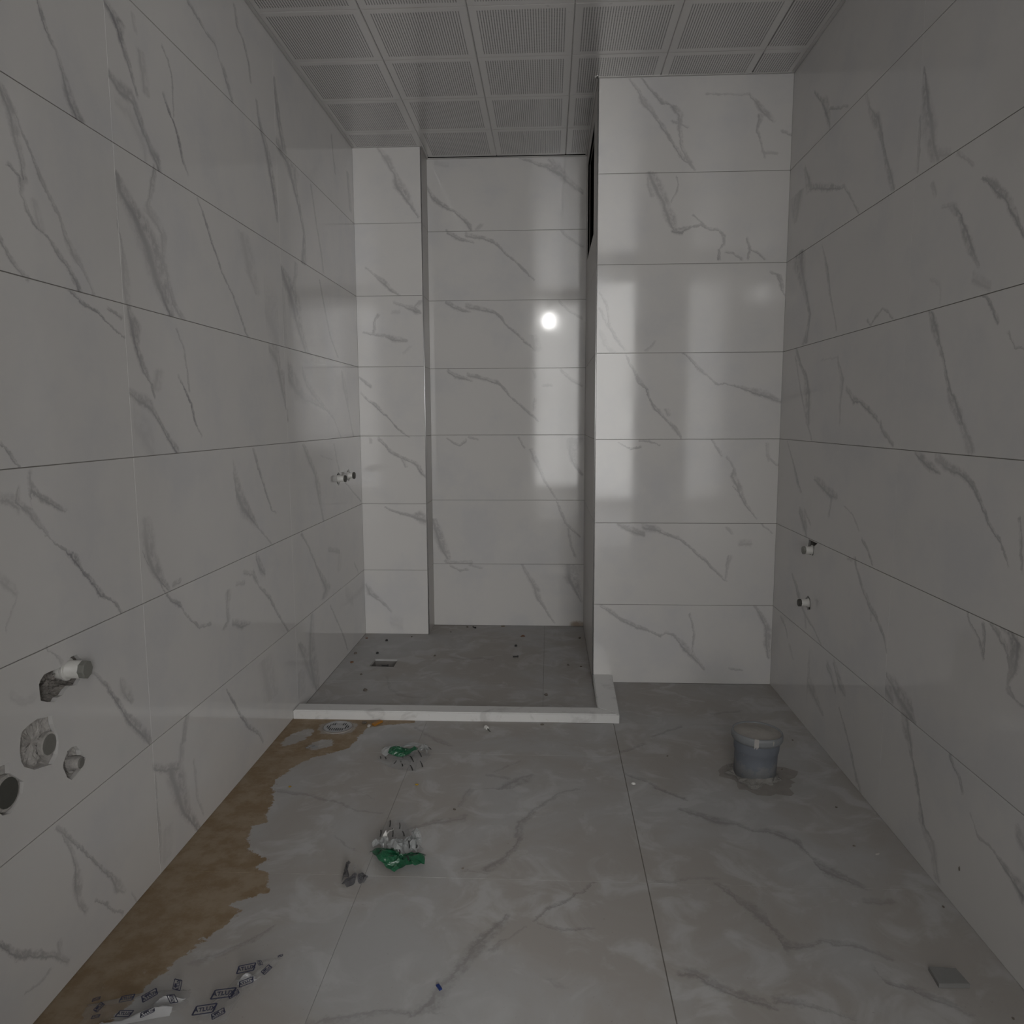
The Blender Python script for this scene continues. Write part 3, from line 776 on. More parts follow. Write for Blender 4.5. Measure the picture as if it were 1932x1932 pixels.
# square drain recess left open in the shower floor
def cup(name, sf, hole, depth, mat, parent, rough=.0, floor_in=.85, label=None, seed=1, d0=-.0088):
    """recess behind an opening: side walls and an uneven floor"""
    rr = random.Random(seed)
    pts = []
    hl = grow(hole, .015)
    sub_ = 1 if len(hole) < 5 else 3
    for (a0, b0), (a1, b1) in zip(hl, hl[1:] + hl[:1]):
        for k in range(sub_): pts.append((a0 + (a1 - a0) * k / sub_, b0 + (b1 - b0) * k / sub_))
    n = len(pts); cx = sum(p[0] for p in pts) / n; cy = sum(p[1] for p in pts) / n
    lev = [(1.0, d0, 0), (1 - (1 - floor_in) * .4, d0 - (depth + d0) * .5, .5), (floor_in, -depth, .8), (floor_in * .78, -depth, 1), (floor_in * .55, -depth, 1), (floor_in * .3, -depth, 1)]
    v, f = [], []
    for s, d, j in lev:
        j *= rough
        for a, b in pts:
            v.append(world_of(sf, cx + (a - cx) * s + rr.uniform(-j, j) * .5, cy + (b - cy) * s + rr.uniform(-j, j) * .5, d + rr.uniform(-j, j * 1.2)))
    v.append(world_of(sf, cx, cy, -depth + rr.uniform(-rough, rough)))
    for k in range(len(lev) - 1):
        for i in range(n): f.append((k * n + i, k * n + (i + 1) % n, (k + 1) * n + (i + 1) % n, (k + 1) * n + i))
    for i in range(n): f.append(((len(lev) - 1) * n + i, (len(lev) - 1) * n + (i + 1) % n, len(lev) * n))
    bm = bmesh.new(); vv = [bm.verts.new(p) for p in v]
    for q in f: bm.faces.new([vv[i] for i in q])
    o = bm_obj(name, bm, mat, parent)
    if label: o['label'] = label
    return o
M_RECESS = noisy('recess_cement', (.20, .19, .18), .2, 40, .9)
cup('drain_recess', 'F', DRAIN, .03, M_RECESS, fl, floor_in=.92, label='square drain recess left open in the shower floor')

# ---------------------------------------------------------------- chipped openings of the left wall and their fittings
cup('chipped_recess', 'L', H1, .026, M_MORTAR_D, wl, rough=.006, seed=3, label='ragged elongated opening chipped through the tiles')
cup('chipped_recess', 'L', H2, .0125, M_MORTAR, wl, rough=.0025, seed=4, label='large round opening with pale mortar inside')
cup('chipped_recess', 'L', H3, .0145, M_MORTAR, wl, rough=.0025, seed=5, label='ragged opening with dark mortar at the frame edge')
cup('chipped_recess', 'L', H4, .017, M_MORTAR, wl, rough=.005, seed=6, label='small ragged opening above the lowest tile joint')
for h, s in ((T1, 7), (T2, 8)): cup('chipped_recess', 'L', h, .03, M_MORTAR_D, wl, rough=.002, seed=s)
for h, s in ((R1, 9), (R2, 10)): cup('chipped_recess', 'R', h, .03, M_MORTAR_D, wr, rough=.002, seed=s)

def lathe_bm(bm, prof, M, n=24, cap0=True, cap1=True):
    rings = [[bm.verts.new(M @ Vector((r * math.cos(2 * math.pi * k / n), r * math.sin(2 * math.pi * k / n), z))) for k in range(n)] for r, z in prof]
    for A, B in zip(rings, rings[1:]):
        for k in range(n): bm.faces.new((A[k], A[(k + 1) % n], B[(k + 1) % n], B[k]))
    if cap0: bm.faces.new(rings[0][::-1])
    if cap1: bm.faces.new(rings[-1])
def out_of(sf):
    D = FR[sf][3]
    return D.to_track_quat('Z', 'Y').to_matrix().to_4x4()
def outlet(sf, a, b, r, base, out, label, cap=True, capmat=None, tilt=None, capr=None):
    p = world_of(sf, a, b, -base)
    t = thing('water_outlet', p, label, 'pipe fitting')
    M = out_of(sf)
    if tilt: M = Matrix.Rotation(tilt[0], 4, tilt[1]) @ M
    L = base + out
    bm = bmesh.new(); lathe_bm(bm, [(r * 1.15, 0), (r * 1.15, L * .35), (r, L * .36), (r, L * .8), (r * .96, L * .82)], M, 20)
    bm_obj('sleeve', bm, M_WHITEPL, t, True)
    bm = bmesh.new(); lathe_bm(bm, [(r * 1.22, L * .30), (r * 1.28, L * .32), (r * 1.28, L * .38), (r * 1.22, L * .40)], M, 20)
    bm_obj('collar_ring', bm, M_WHITEPL, t)
    if cap:
        cr = capr or r
        bm = bmesh.new(); lathe_bm(bm, [(cr * .96, L * .8), (cr * 1.05, L * .83), (cr * 1.05, L * .97), (cr * .9, L)], M, 8)
        o = bm_obj('cap', bm, capmat or M_GREYPL, t)
        o['label'] = 'dull grey end cap'
    return t
outlet('L', 1.234, .537, .0155, .03, .028, 'capped white water outlet poking out of the ragged elongated hole in the left wall')
outlet('L', 2.942, .735, .0125, .02, .030, 'white water outlet with dark cap on left wall, the one farther from the column', capmat=M_DARKPL)
outlet('L', 3.085, .737, .0115, .02, .028, 'grey-capped water outlet on the left wall, the one nearest the column', capmat=M_DARKPL, capr=.0135)
outlet('R', 2.338, .562, .012, .02, .026, 'dull water outlet at the tile joint of the right wall, upper of the pair', capmat=M_GREYPL)
outlet('R', 2.345, .394, .0115, .02, .030, 'white water outlet with black cap on the right wall, lower of the pair', capmat=M_DARKPL)

# plugs seen inside the other openings
def plug(sf, a, b, r, d0, d1, label, mat, rim=M_MORTAR):
    t = thing('pipe_plug', world_of(sf, a, b, d0), label, 'pipe plug')
    M = out_of(sf)
    bm = bmesh.new(); lathe_bm(bm, [(r * 1.15, 0), (r * 1.15, (d1 - d0) * .85), (r * 1.0, d1 - d0)], M, 14); bm_obj('mortar_ring', bm, rim, t)
    bm = bmesh.new(); lathe_bm(bm, [(r * .95, (d1 - d0) * .6), (r * .95, (d1 - d0) * 1.02), (r * .7, (d1 - d0) * 1.1)], M, 18); bm_obj('disc', bm, mat, t)
    return t
M_DISC = noisy('dusty_grey_plug', (.20, .195, .18), .15, 60, .7)
plug('L', 1.166, .430, .0185, -.0115, -.004, 'round grey pipe plug in the large opening of the left wall', M_DISC)
plug('L', 1.062, .398, .025, -.013, -.003, 'dark round pipe plug at the left edge of the photo', noisy('dark_grey_plug', (.085, .085, .075), .2, 60, .7), M_MORTAR)
plug('L', 1.228, .368, .010, -.016, .006, 'small mortared plug in the smallest opening of the left wall', M_DISC)

# ---------------------------------------------------------------- ceiling of perforated metal panels
def ceil_mat():
    t = NT('perforated_metal'); g = t.add('ShaderNodeTexCoord').outputs['Object']
    s = t.add('ShaderNodeSeparateXYZ'); t.l.new(g, s.inputs[0])
    P = .0075
    def cell(v): return t.math('SUBTRACT', t.math('FRACT', t.math('DIVIDE', v, P)), .5)
    dx, dy = cell(s.outputs[0]), t.math('MULTIPLY', cell(t.math('MULTIPLY', s.outputs[1], 1.5)), .8)
    r = t.math('SQRT', t.math('ADD', t.math('MULTIPLY', dx, dx), t.math('MULTIPLY', dy, dy)))
    hole = t.smooth(r, .27, .20)
    def band(v, lo, hi): return t.math('MULTIPLY', t.math('GREATER_THAN', v, lo), t.math('LESS_THAN', v, hi))
    hole = t.math('MULTIPLY', hole, t.math('MULTIPLY', band(s.outputs[0], .0225, .2775), band(s.outputs[1], .0225, .2775)))
    p = t.pos(); n = t.noise(3, 3, .6, p)
    base = t.mix(n, (.70, .69, .68), (.78, .77, .76))
    dirt = t.smooth(t.noise(22, 3, .6, p), .70, .78, 0, .35)
    base = t.mix(dirt, base, (.36, .33, .3))
    col = t.mix(hole, base, (.06, .06, .065))
    inv = t.math('SUBTRACT', 1, hole)
    return t.out(col, .20, .35, .6, inv, .4, .0006)
M_CEIL = ceil_mat()
M_CTRIM = noisy('ceiling_trim_metal', (.62, .61, .60), .05, 30, .4, metal=.3)
ce = place('ceiling', 'T', (0, XR, YN - .12, YB), .03, M_DARK, None, c=.0002, d=-.012, back=True)
ce['kind'] = 'structure'
GX = [k * .3 + .0009 for k in range(6)] + [XR]; GX[0] = .0005
GY = [2.2351 + .3 * k for k in range(-8, 5)]
for i, (a0, a1) in enumerate(zip(GX, GX[1:])):
    for b0, b1 in zip(GY, GY[1:]):
        if a0 > XP and b0 > YP: continue
        b0_, b1_ = max(b0, YN), min(b1, YB)
        if b1_ - b0_ < .01: continue
        o = place('ceiling_panel', 'T', (a0 + .0004, a1 - .0004, b0_ + .0002, b1_ - .0002), .012, M_CEIL, ce, c=.0025)
def ctrim(name, x0, x1, y0, y1):
    bm = bmesh.new(); box_bm(bm, x0, x1, y0, y1, ZC - .0022, ZC - .0004); o = bm_obj(name, bm, M_CTRIM); o['kind'] = 'structure'
w_ = .011
ctrim('trim_3', .0008, w_, YN, YC - .001); ctrim('trim_4', w_, XC + .006, YC - w_, YC - .001)
ctrim('trim_5', XC + .001, XC + .008, YC - .001, YB - .001); ctrim('trim_6', XC + .008, XP - .001, YB - w_, YB - .001)
ctrim('trim_7', XP - .007, XP - .001, YP - .02, YB - w_); ctrim('trim_8', XP - .012, XR - w_, YP - w_, YP - .001)
ctrim('trim_9', XR - w_, XR - .0008, YN, YP - .001)

# ---------------------------------------------------------------- hall behind the doorway (seen only in reflections)
def slab(name, x0, x1, y0, y1, z0, z1, m, kind='structure'):
    bm = bmesh.new(); box_bm(bm, x0, x1, y0, y1, z0, z1); o = bm_obj(name, bm, m)
    if kind: o['kind'] = kind
    return o
HY0, HY1, HX0, HX1, HZ = -3.0, -.27, -.5, 3.0, 2.7
M_HFLOOR = noisy('hall_floor', (.40, .39, .38), .08, 5, .5)
slab('floor_hall', HX0, HX1, HY0, HY1, -.05, 0, M_HFLOOR)
slab('ceiling_hall', HX0, HX1, HY0, HY1, HZ, HZ + .05, M_PAINT)
slab('wall_hall_left', HX0 - .05, HX0, HY0, HY1, 0, HZ, M_PAINT)
slab('wall_hall_right', HX1, HX1 + .05, HY0, HY1, 0, HZ, M_PAINT)
slab('wall_hall_far', HX0, HX1, HY0 - .05, HY0, 0, HZ, M_PAINT)
slab('wall_hall_near_left', HX0, .70, HY1 - .02, HY1, 0, HZ, M_PAINT)
slab('wall_hall_near_right', 1.455, HX1, HY1 - .02, HY1, 0, HZ, M_PAINT)
slab('wall_hall_header', .70, 1.455, HY1 - .02, HY1, 2.07, HZ, M_PAINT)
bm = bmesh.new()
for a in ((.685, .70, YN - .14, YN + .002, 0, 2.085), (1.455, 1.47, YN - .14, YN + .002, 0, 2.085), (.70, 1.455, YN - .14, YN + .002, 2.07, 2.085)): box_bm(bm, *a)
o = bm_obj('door_1', bm, M_WHITEPL); o['kind'] = 'structure'

lamp = thing('hanging_bulb', (.83, -.6, HZ), 'bare glowing bulb hanging on a cord behind the camera, seen as reflections on the tiles', 'lamp')
mb = NT('bulb_glow'); mb.bsdf.inputs['Emission Color'].default_value = (1, .985, .96, 1); mb.bsdf.inputs['Emission Strength'].default_value = LAMP_STRENGTH
bm = bmesh.new(); lathe_bm(bm, [(.012, .055), (.026, .045), (.056, .015), (.064, -.018), (.060, -.05), (.040, -.078), (.004, -.088)], Matrix.Translation((0, 0, 1.93 - HZ)), 24)
bm_obj('bulb', bm, mb.m, lamp, True)
bm = bmesh.new(); lathe_bm(bm, [(.016, .055), (.019, .06), (.019, .10), (.008, .115)], Matrix.Translation((0, 0, 1.93 - HZ)), 16)
bm_obj('socket', bm, M_DARKPL, lamp)
bm = bmesh.new(); tube_bm(bm, [(0, 0, 1.93 - HZ + .11), (.003, 0, -.3), (0, 0, -.001)], .003, 8)
bm_obj('cord', bm, M_DARKPL, lamp)

# ---------------------------------------------------------------- marble curb of the shower
def curb_mat():
    t = NT('curb_marble'); p = t.pos()
    n = t.noise(12, 4, .6, p, dist=1.0); s = t.noise(45, 4, .7, p)
    c = t.mix(t.smooth(n, .55, .7, 0, .5), (.66, .655, .645), (.42, .41, .40))
    c = t.mix(t.smooth(s, .60, .72, 0, .3), c, (.40, .37, .33))
    return t.out(c, .35, 0, .5, s, .08, .002)
M_CURB = curb_mat()
def prism(name, poly, z0, z1, c, mat, parent):
    n = len(poly); cx = sum(p[0] for p in poly) / n; cy = sum(p[1] for p in poly) / n
    bm = bmesh.new()
    b = [bm.verts.new((x, y, z0)) for x, y in poly]; t = [bm.verts.new((x, y, z1)) for x, y in poly]
    bm.faces.new(b[::-1]); ft = bm.faces.new(t)
    for i in range(n): bm.faces.new((b[i], b[(i + 1) % n], t[(i + 1) % n], t[i]))
    if c: bmesh.ops.bevel(bm, geom=[e for e in ft.edges], offset=c, segments=3, affect='EDGES')
    return bm_obj(name, bm, mat, parent)
curb = thing('shower_curb', (.53, 2.34, 0), 'low white marble curb edging the shower floor in an L shape', 'curb')
def loc(poly, o): return [(x - o[0], y - o[1]) for x, y in poly]
ko = (.53, 2.34)
prism('front_bar', loc([(.0015, 2.316), (1.0575, 2.321), (.991, 2.378), (.0015, 2.375)], ko), .0002, .030, .003, M_CURB, curb)
prism('side_bar', loc([(1.0585, 2.322), (1.066, 2.6975), (.9955, 2.6975), (.9920, 2.3785)], ko), .0002, .030, .003, M_CURB, curb)

# ---------------------------------------------------------------- waste pipe standing out of the floor
M_PVC = NT('grey_pvc')
def _pvc():
    t = M_PVC; p = t.pos(); g = t.add('ShaderNodeTexCoord').outputs['Object']; s = t.add('ShaderNodeSeparateXYZ'); t.l.new(g, s.inputs[0])
    n = t.noise(35, 5, .7, p); d = t.smooth(t.math('ADD', s.outputs[2], t.math('MULTIPLY', t.math('SUBTRACT', n, .5), .16)), .052, .028)
    b = t.mix(t.noise(14, 3, .6, p), (.15, .165, .195), (.18, .195, .225))
    b = t.mix(t.smooth(t.noise(60, 4, .7, p), .62, .7, 0, .4), b, (.30, .30, .29))
    b = t.mix(t.math('MULTIPLY', d, .6), b, (.25, .25, .245))
    return t.out(b, .5, 0, .4, n, .15, .002)
_pvc()
pipe = thing('waste_pipe', (1.394, 1.983, 0), 'grey plastic waste pipe stub with filled top standing on the floor near the right wall', 'pipe', rot=(0, math.radians(1.7), .2))
I4 = Matrix.Identity(4)
bm = bmesh.new(); lathe_bm(bm, [(.0555, .001), (.056, .045), (.0565, .072), (.0585, .076), (.0595, .080), (.0600, .104)], I4, 48, True, False)
bm_obj('pipe_body', bm, M_PVC.m, pipe, True)
bm = bmesh.new(); lathe_bm(bm, [(.0600, .102), (.0655, .106), (.0675, .110), (.0678, .120), (.0665, .1265), (.0645, .128), (.0622, .1265), (.0612, .118), (.0600, .112)], I4, 48, False, False)
o = bm_obj('socket_rim', bm, noisy('pale_grey_pvc', (.23, .24, .25), .12, 50, .5), pipe, True)
M_PLASTER = noisy('dusty_plaster', (.36, .34, .315), .2, 30, .9, bump=.8)
def blob_disc(name, r0, r1, z0, z1, mat, parent, seed, n=40, jr=.1, jz=.3, rings=5, ctr=(0, 0), cap=True):
    """rough ring or disc: radius runs r1 (low) to r0 (high)"""
    rr = random.Random(seed); bm = bmesh.new(); R = []
    ph = [rr.uniform(0, 6.28) for _ in range(4)]
    for k in range(rings + 1):
        f = k / rings; ring = []
        for i in range(n):
            a = 2 * math.pi * i / n
            w = 1 + jr * (.5 * math.sin(3 * a + ph[0]) + .35 * math.sin(5 * a + ph[1]) + .3 * math.sin(9 * a + ph[2]) + rr.uniform(-.3, .3)) * (1 - f)
            r = (r1 + (r0 - r1) * f) * w
            z = z0 + (z1 - z0) * (f ** 1.3) * (1 + jz * math.sin(2 * a + ph[3]) + rr.uniform(-jz, jz) * .4 * (0 < f < 1))
            ring.append(bm.verts.new((ctr[0] + r * math.cos(a), ctr[1] + r * math.sin(a), max(z0, z))))
        R.append(ring)
    for A, B in zip(R, R[1:]):
        for i in range(n): bm.faces.new((A[i], A[(i + 1) % n], B[(i + 1) % n], B[i]))
    if cap: bm.faces.new(R[-1])
    return bm_obj(name, bm, mat, parent)
blob_disc('top_fill', .02, .0630, .1235, .1300, M_PLASTER, pipe, 3, jr=.0, jz=.1)
blob_disc('mortar_base', .054, .072, .0006, .014, noisy('base_mortar', (.26, .25, .235), .3, 70, .95, bump=1.0, bd=.006), pipe, 8, jr=.28, jz=.5, cap=False)
bm = bmesh.new()
for ang, w, z0, z1 in ((-2.05, .17, .101, .129), (-1.38, .05, .112, .124)):
    for s in range(4):
        a0 = ang + w * (s / 4 - .5) * 1.0; a1 = ang + w * ((s + 1) / 4 - .5)
        zz0 = z0 + .004 * (s % 2)
        q = [((.0685) * math.cos(a), (.0685) * math.sin(a), z) for a, z in ((a0, zz0), (a1, zz0 + .002), (a1, z1), (a0, z1))]
        vv = [bm.verts.new(p) for p in q] + [bm.verts.new((p[0] * .94, p[1] * .94, p[2])) for p in q]
        for f in ((0, 1, 2, 3), (0, 4, 5, 1), (1, 5, 6, 2), (2, 6, 7, 3), (3, 7, 4, 0)): bm.faces.new([vv[i] for i in f])
o = bm_obj('plaster_splash', bm, noisy('pale_plaster', (.42, .40, .385), .15, 60, .9), pipe); o['kind'] = 'stuff'
# trace of old mortar round the pipe
tr = blob_disc('mortar_smear', .03, .096, .0004, .0016, noisy('mortar_smear_grey', (.30, .28, .26), .2, 40, .9), None, 15, jr=.22, jz=.2, ctr=(1.405, 1.972))
tag(tr, 'flat grey mortar smear on the floor around the waste pipe', 'mortar')

# ---------------------------------------------------------------- round floor strainer beside the curb
st = thing('floor_strainer', (.166, 2.252, 0), 'round slotted metal floor strainer in the brown stain beside the curb', 'drain')
def disc_with_slots(r, slots, z, th, mat, name, parent, n=36):
    outer = [(r * math.cos(2 * math.pi * k / n), r * math.sin(2 * math.pi * k / n)) for k in range(n)]
    loops = [outer] + slots; v, f, idx = [], [], []
    for lp in loops:
        for a, b in lp: idx.append(len(v)); v.append((a, b, z))
    for tri in tessellate_polygon([[Vector((a, b, 0)) for a, b in lp] for lp in loops]): f.append(tuple(tri))
    base = len(v); v += [(a, b, z - th) for a, b, _ in v[:base]]
    k0 = 0
    for lp in loops:
        m = len(lp)
        for k in range(m): f.append((k0 + k, k0 + (k + 1) % m, base + k0 + (k + 1) % m, base + k0 + k))
        k0 += m
    bm = bmesh.new(); vv = [bm.verts.new(p) for p in v]
    for q in f:
        try: bm.faces.new([vv[i] for i in q])
        except ValueError: pass
    return bm_obj(name, bm, mat, parent)
slots = []
for row, (ya, yb) in enumerate(((.010, .030), (-.030, -.010))):
    for k in range(-5, 6):
        x = k * .0066
        lim = math.sqrt(max(0, .0385 ** 2 - (abs(x) + .003) ** 2))
        lo, hi = (ya, min(yb, lim)) if row == 0 else (max(ya, -lim), yb)
        if row == 0 and abs(k) <= 1: lo, hi = .018, .024
        if abs(k) >= 4:
            if row == 1: continue
            lo, hi = -lim * .75, lim * .75
        if hi - lo > .004: slots.append([(x - .0018, lo), (x + .0018, lo), (x + .0018, hi), (x - .0018, hi)])
M_STR = noisy('strainer_metal', (.42, .42, .43), .15, 80, .4, metal=.5)
disc_with_slots(.044, slots, .0042, .0022, M_STR, 'grate', st)
bm = bmesh.new(); lathe_bm(bm, [(.0415, .0008), (.0415, .0018)], I4, 32); bm_obj('dark_well', bm, M_DARK, st)
bm = bmesh.new(); lathe_bm(bm, [(.049, .0004), (.0485, .0020), (.047, .0036), (.0445, .0044), (.0445, .0004)], I4, 40, False, False); bm_obj('frame_ring', bm, noisy('dusty_frame', (.28, .255, .23), .2, 60, .7), st, True)

# ---------------------------------------------------------------- film wrappers
def film(name, col, alpha, rough=.18, var=.1):
    t = NT(name); p = t.pos(); n = t.noise(40, 3, .6, p)
    c = t.mix(n, tuple(x * (1 - var) for x in col), col)
    fr = t.add('ShaderNodeLayerWeight'); fr.inputs[0].default_value = .35
    a = t.math('ADD', alpha, t.math('MULTIPLY', fr.outputs['Facing'], .35), clamp=True)
    return t.out(c, rough, 0, .6, n, .25, .003, a)
M_GREEN = noisy('green_foil', (.009, .085, .038), .45, 55, .22, bump=.8, bd=.006, spec=.7)
M_MILK = film('milky_film', (.46, .48, .48), .48)
M_CLEAR = film('clear_film', (.42, .42, .42), .13, .10)
M_BLACKINK = noisy('black_ink', (.02, .02, .02), .2, 60, .5)
M_BLUEINK = noisy('blue_ink', (.03, .033, .07), .3, 60, .45)
M_GREYFILM = film('grey_film', (.075, .075, .085), .62, .25)

def fan_sheet(name, outline, hfun, mat, parent, org, seed, rings=5, fold=.006, sub=3):
    """crumpled sheet: outline in world xy, height rises towards a ridge, sharp random folds"""
    rr = random.Random(seed)
    pts = []
    for (x0, y0), (x1, y1) in zip(outline, outline[1:] + outline[:1]):
        for k in range(sub): pts.append((x0 + (x1 - x0) * k / sub, y0 + (y1 - y0) * k / sub))
    cx = sum(p[0] for p in pts) / len(pts); cy = sum(p[1] for p in pts) / len(pts)
    n = len(pts); bm = bmesh.new(); R = []
    for k in range(rings):
        f = 1 - k / rings; ring = []
        for i, (x, y) in enumerate(pts):
            j = fold * (.6 if k else .25)
            px = cx + (x - cx) * f + rr.uniform(-j, j); py = cy + (y - cy) * f + rr.uniform(-j, j)
            z = hfun(px, py, 1 - f) + (rr.uniform(-.5, 1) * fold if k else rr.uniform(0, fold * .5))
            ring.append(bm.verts.new((px - org[0], py - org[1], max(.0006, z))))
        R.append(ring)
    c = bm.verts.new((cx - org[0], cy - org[1], max(.001, hfun(cx, cy, 1))))
    for A, B in zip(R, R[1:]):
        for i in range(n):
            q = (A[i], A[(i + 1) % n], B[(i + 1) % n], B[i])
            if (i + 1) % 2: bm.faces.new(q[:3]); bm.faces.new((q[0], q[2], q[3]))
            else: bm.faces.new((q[0], q[1], q[3])); bm.faces.new(q[1:])
    for i in range(n): bm.faces.new((R[-1][i], R[-1][(i + 1) % n], c))
    return bm_obj(name, bm, mat, parent)
def dash(p, q, parent, org, z=.0035, w=.0028, mat=None, zq=None):
    p = Vector((p[0] - org[0], p[1] - org[1], z)); q = Vector((q[0] - org[0], q[1] - org[1], z if zq is None else zq))
    d = (q - p); s = Vector((-d.y, d.x, 0)).normalized() * w / 2; m = (p + q) / 2 + s * .7
    bm = bmesh.new(); U = Vector((0, 0, .0006))
    L = [bm.verts.new(v) for v in (p - s, m - s, q - s, q + s, m + s, p + s)]
    T = [bm.verts.new(v.co + U) for v in L]
    bm.faces.new(L[::-1]); bm.faces.new(T)
    for i in range(6): bm.faces.new((L[i], L[(i + 1) % 6], T[(i + 1) % 6], T[i]))
    return bm_obj('printed_dash', bm, mat or M_BLACKINK, parent)
K = lambda *l: [(a / 1000, b / 1000) for a, b in l]

# farther wrapper
o1 = (.42, 2.06)
b1 = thing('plastic_wrapper', (*o1, 0), 'crumpled green and white plastic wrapper on the floor, the one nearer the shower curb', 'wrapper', 'torn packaging on the floor')
def ridge(x0, y0, x1, y1, h, wd):
    dx, dy = x1 - x0, y1 - y0; L = math.hypot(dx, dy)
    def f(x, y, r):
        t = max(0, min(1, ((x - x0) * dx + (y - y0) * dy) / L ** 2)); d = math.hypot(x - x0 - dx * t, y - y0 - dy * t)
        return max(0, h * (1 - (d / wd) ** 2)) * (.88 + .12 * math.sin(t * 9))
    return f
fan_sheet('green_print', K((372, 2036), (378, 2062), (400, 2076), (430, 2078), (452, 2068), (458, 2046), (436, 2034), (410, 2030), (388, 2030)), ridge(.378, 2.052, .455, 2.052, .030, .030), M_GREEN, b1, o1, 5, 4, .004)
fan_sheet('white_film', K((352, 2040), (350, 2085), (372, 2112), (400, 2118), (440, 2108), (462, 2100), (452, 2080), (420, 2076), (392, 2074), (372, 2058), (366, 2036)), ridge(.356, 2.060, .450, 2.092, .024, .035), M_MILK, b1, o1, 6, 4, .005)
fan_sheet('white_flap', K((452, 2088), (462, 2122), (476, 2112), (486, 2080), (482, 2046), (474, 2068), (460, 2066)), ridge(.462, 2.10, .478, 2.06, .020, .025), M_MILK, b1, o1, 9, 4, .004)
fan_sheet('clear_film', K((345, 2020), (350, 2060), (400, 2090), (460, 2085), (492, 2075), (488, 2020), (465, 1965), (420, 1972), (380, 1990)), ridge(.37, 2.03, .48, 2.03, .010, .05), M_CLEAR, b1, o1, 12, 5, .003)
for a, b, c, d in [(402, 2052, 418, 2026), (438, 2033, 453, 1998), (453, 2072, 470, 2032), (469, 2015, 482, 1979), (446, 1988, 458, 1957), (401, 2015, 398, 1996), (413, 2013, 416, 2005), (421, 1995, 425, 1981), (478, 2097, 490, 2080), (469, 2099, 479, 2079), (352, 2028, 356, 2015), (366, 2026, 372, 2012)]:
    dash((a / 1000, b / 1000), (c / 1000, d / 1000), b1, o1, .012 if b > 2025 else .007)
# nearer wrapper
o2 = (.50, 1.54)
b2 = thing('plastic_wrapper', (*o2, 0), 'larger crumpled green and white plastic wrapper on the floor, the one nearer the camera', 'wrapper', 'torn packaging on the floor')
fan_sheet('green_print', K((436, 1548), (450, 1522), (476, 1494), (505, 1482), (530, 1490), (548, 1484), (569, 1488), (566, 1520), (556, 1540), (534, 1536), (522, 1516), (506, 1524), (490, 1545), (470, 1562), (452, 1556)), ridge(.46, 1.525, .565, 1.505, .034, .045), M_GREEN, b2, o2, 21, 5, .006)
fan_sheet('white_film', K((470, 1560), (486, 1530), (510, 1520), (526, 1545), (540, 1548), (545, 1590), (530, 1612), (514, 1600), (505, 1590), (490, 1578), (478, 1580)), ridge(.484, 1.555, .532, 1.575, .036, .04), M_MILK, b2, o2, 22, 5, .006)
fan_sheet('white_flap', K((519, 1556), (524, 1590), (520, 1612), (536, 1616), (545, 1590), (548, 1560), (544, 1536), (526, 1538)), ridge(.533, 1.545, .530, 1.605, .042, .022), M_MILK, b2, o2, 23, 4, .005)
fan_sheet('white_fold', K((434, 1570), (452, 1596), (464, 1604), (478, 1560), (468, 1552), (458, 1572), (440, 1560)), ridge(.440, 1.570, .466, 1.590, .030, .02), M_MILK, b2, o2, 24, 4, .004)
fan_sheet('clear_film', K((430, 1560), (440, 1620), (440, 1700), (480, 1702), (502, 1660), (520, 1620), (550, 1590), (540, 1560), (480, 1570)), ridge(.46, 1.60, .48, 1.68, .008, .05), M_CLEAR, b2, o2, 25, 5, .003)
bm = bmesh.new(); tube_bm(bm, [(.461 - .5, 1.602 - 1.54, .026), (.464 - .5, 1.625 - 1.54, .022), (.467 - .5, 1.650 - 1.54, .010), (.465 - .5, 1.664 - 1.54, .006)], [.0022, .0013, .001, .0006], 6)
bm_obj('white_string', bm, M_WHITEPL, b2)
bm = bmesh.new(); vv = [bm.verts.new(p) for p in ((.450 - .5, 1.598 - 1.54, .018), (.468 - .5, 1.592 - 1.54, .018), (.461 - .5, 1.604 - 1.54, .036), (.460 - .5, 1.606 - 1.54, .020))]
for f in ((0, 1, 2), (1, 3, 2), (3, 0, 2), (0, 3, 1)): bm.faces.new([vv[i] for i in f])
bm_obj('white_tip', bm, M_WHITEPL, b2)
for a, b, c, d in [(450, 1699, 455, 1670), (475, 1688, 480, 1662), (437, 1655, 442, 1625), (463, 1663, 471, 1627), (489, 1652, 497, 1631), (451, 1620, 455, 1591), (479, 1623, 486, 1586)]:
    dash((a / 1000, b / 1000), (c / 1000, d / 1000), b2, o2, .006)
for a, b, c, d in [(521, 1562, 528, 1533), (542, 1547, 543, 1534), (507, 1527, 511, 1511), (528, 1504, 535, 1487)]:
    dash((a / 1000, b / 1000), (c / 1000, d / 1000), b2, o2, .036)
# small grey scrap
o3 = (.42, 1.48)
b3 = thing('film_scrap', (*o3, 0), 'small crumpled scrap of grey plastic film left of the nearer green wrapper', 'scrap', 'torn packaging on the floor')
fan_sheet('film_strip', K((402, 1444), (398, 1470), (394, 1500), (395, 1520), (401, 1516), (404, 1485), (412, 1464)), ridge(.398, 1.51, .404, 1.45, .018, .012), M_GREYFILM, b3, o3, 31, 4, .003)
fan_sheet('film_strip', K((402, 1442), (412, 1462), (422, 1480), (427, 1474), (424, 1452), (412, 1442)), ridge(.404, 1.446, .423, 1.475, .012, .010), M_GREYFILM, b3, o3, 32, 4, .003)
fan_sheet('film_curl', K((428, 1470), (434, 1484), (446, 1480), (453, 1464), (446, 1454), (434, 1456)), ridge(.432, 1.474, .448, 1.464, .012, .014), M_GREYFILM, b3, o3, 33, 4, .003)
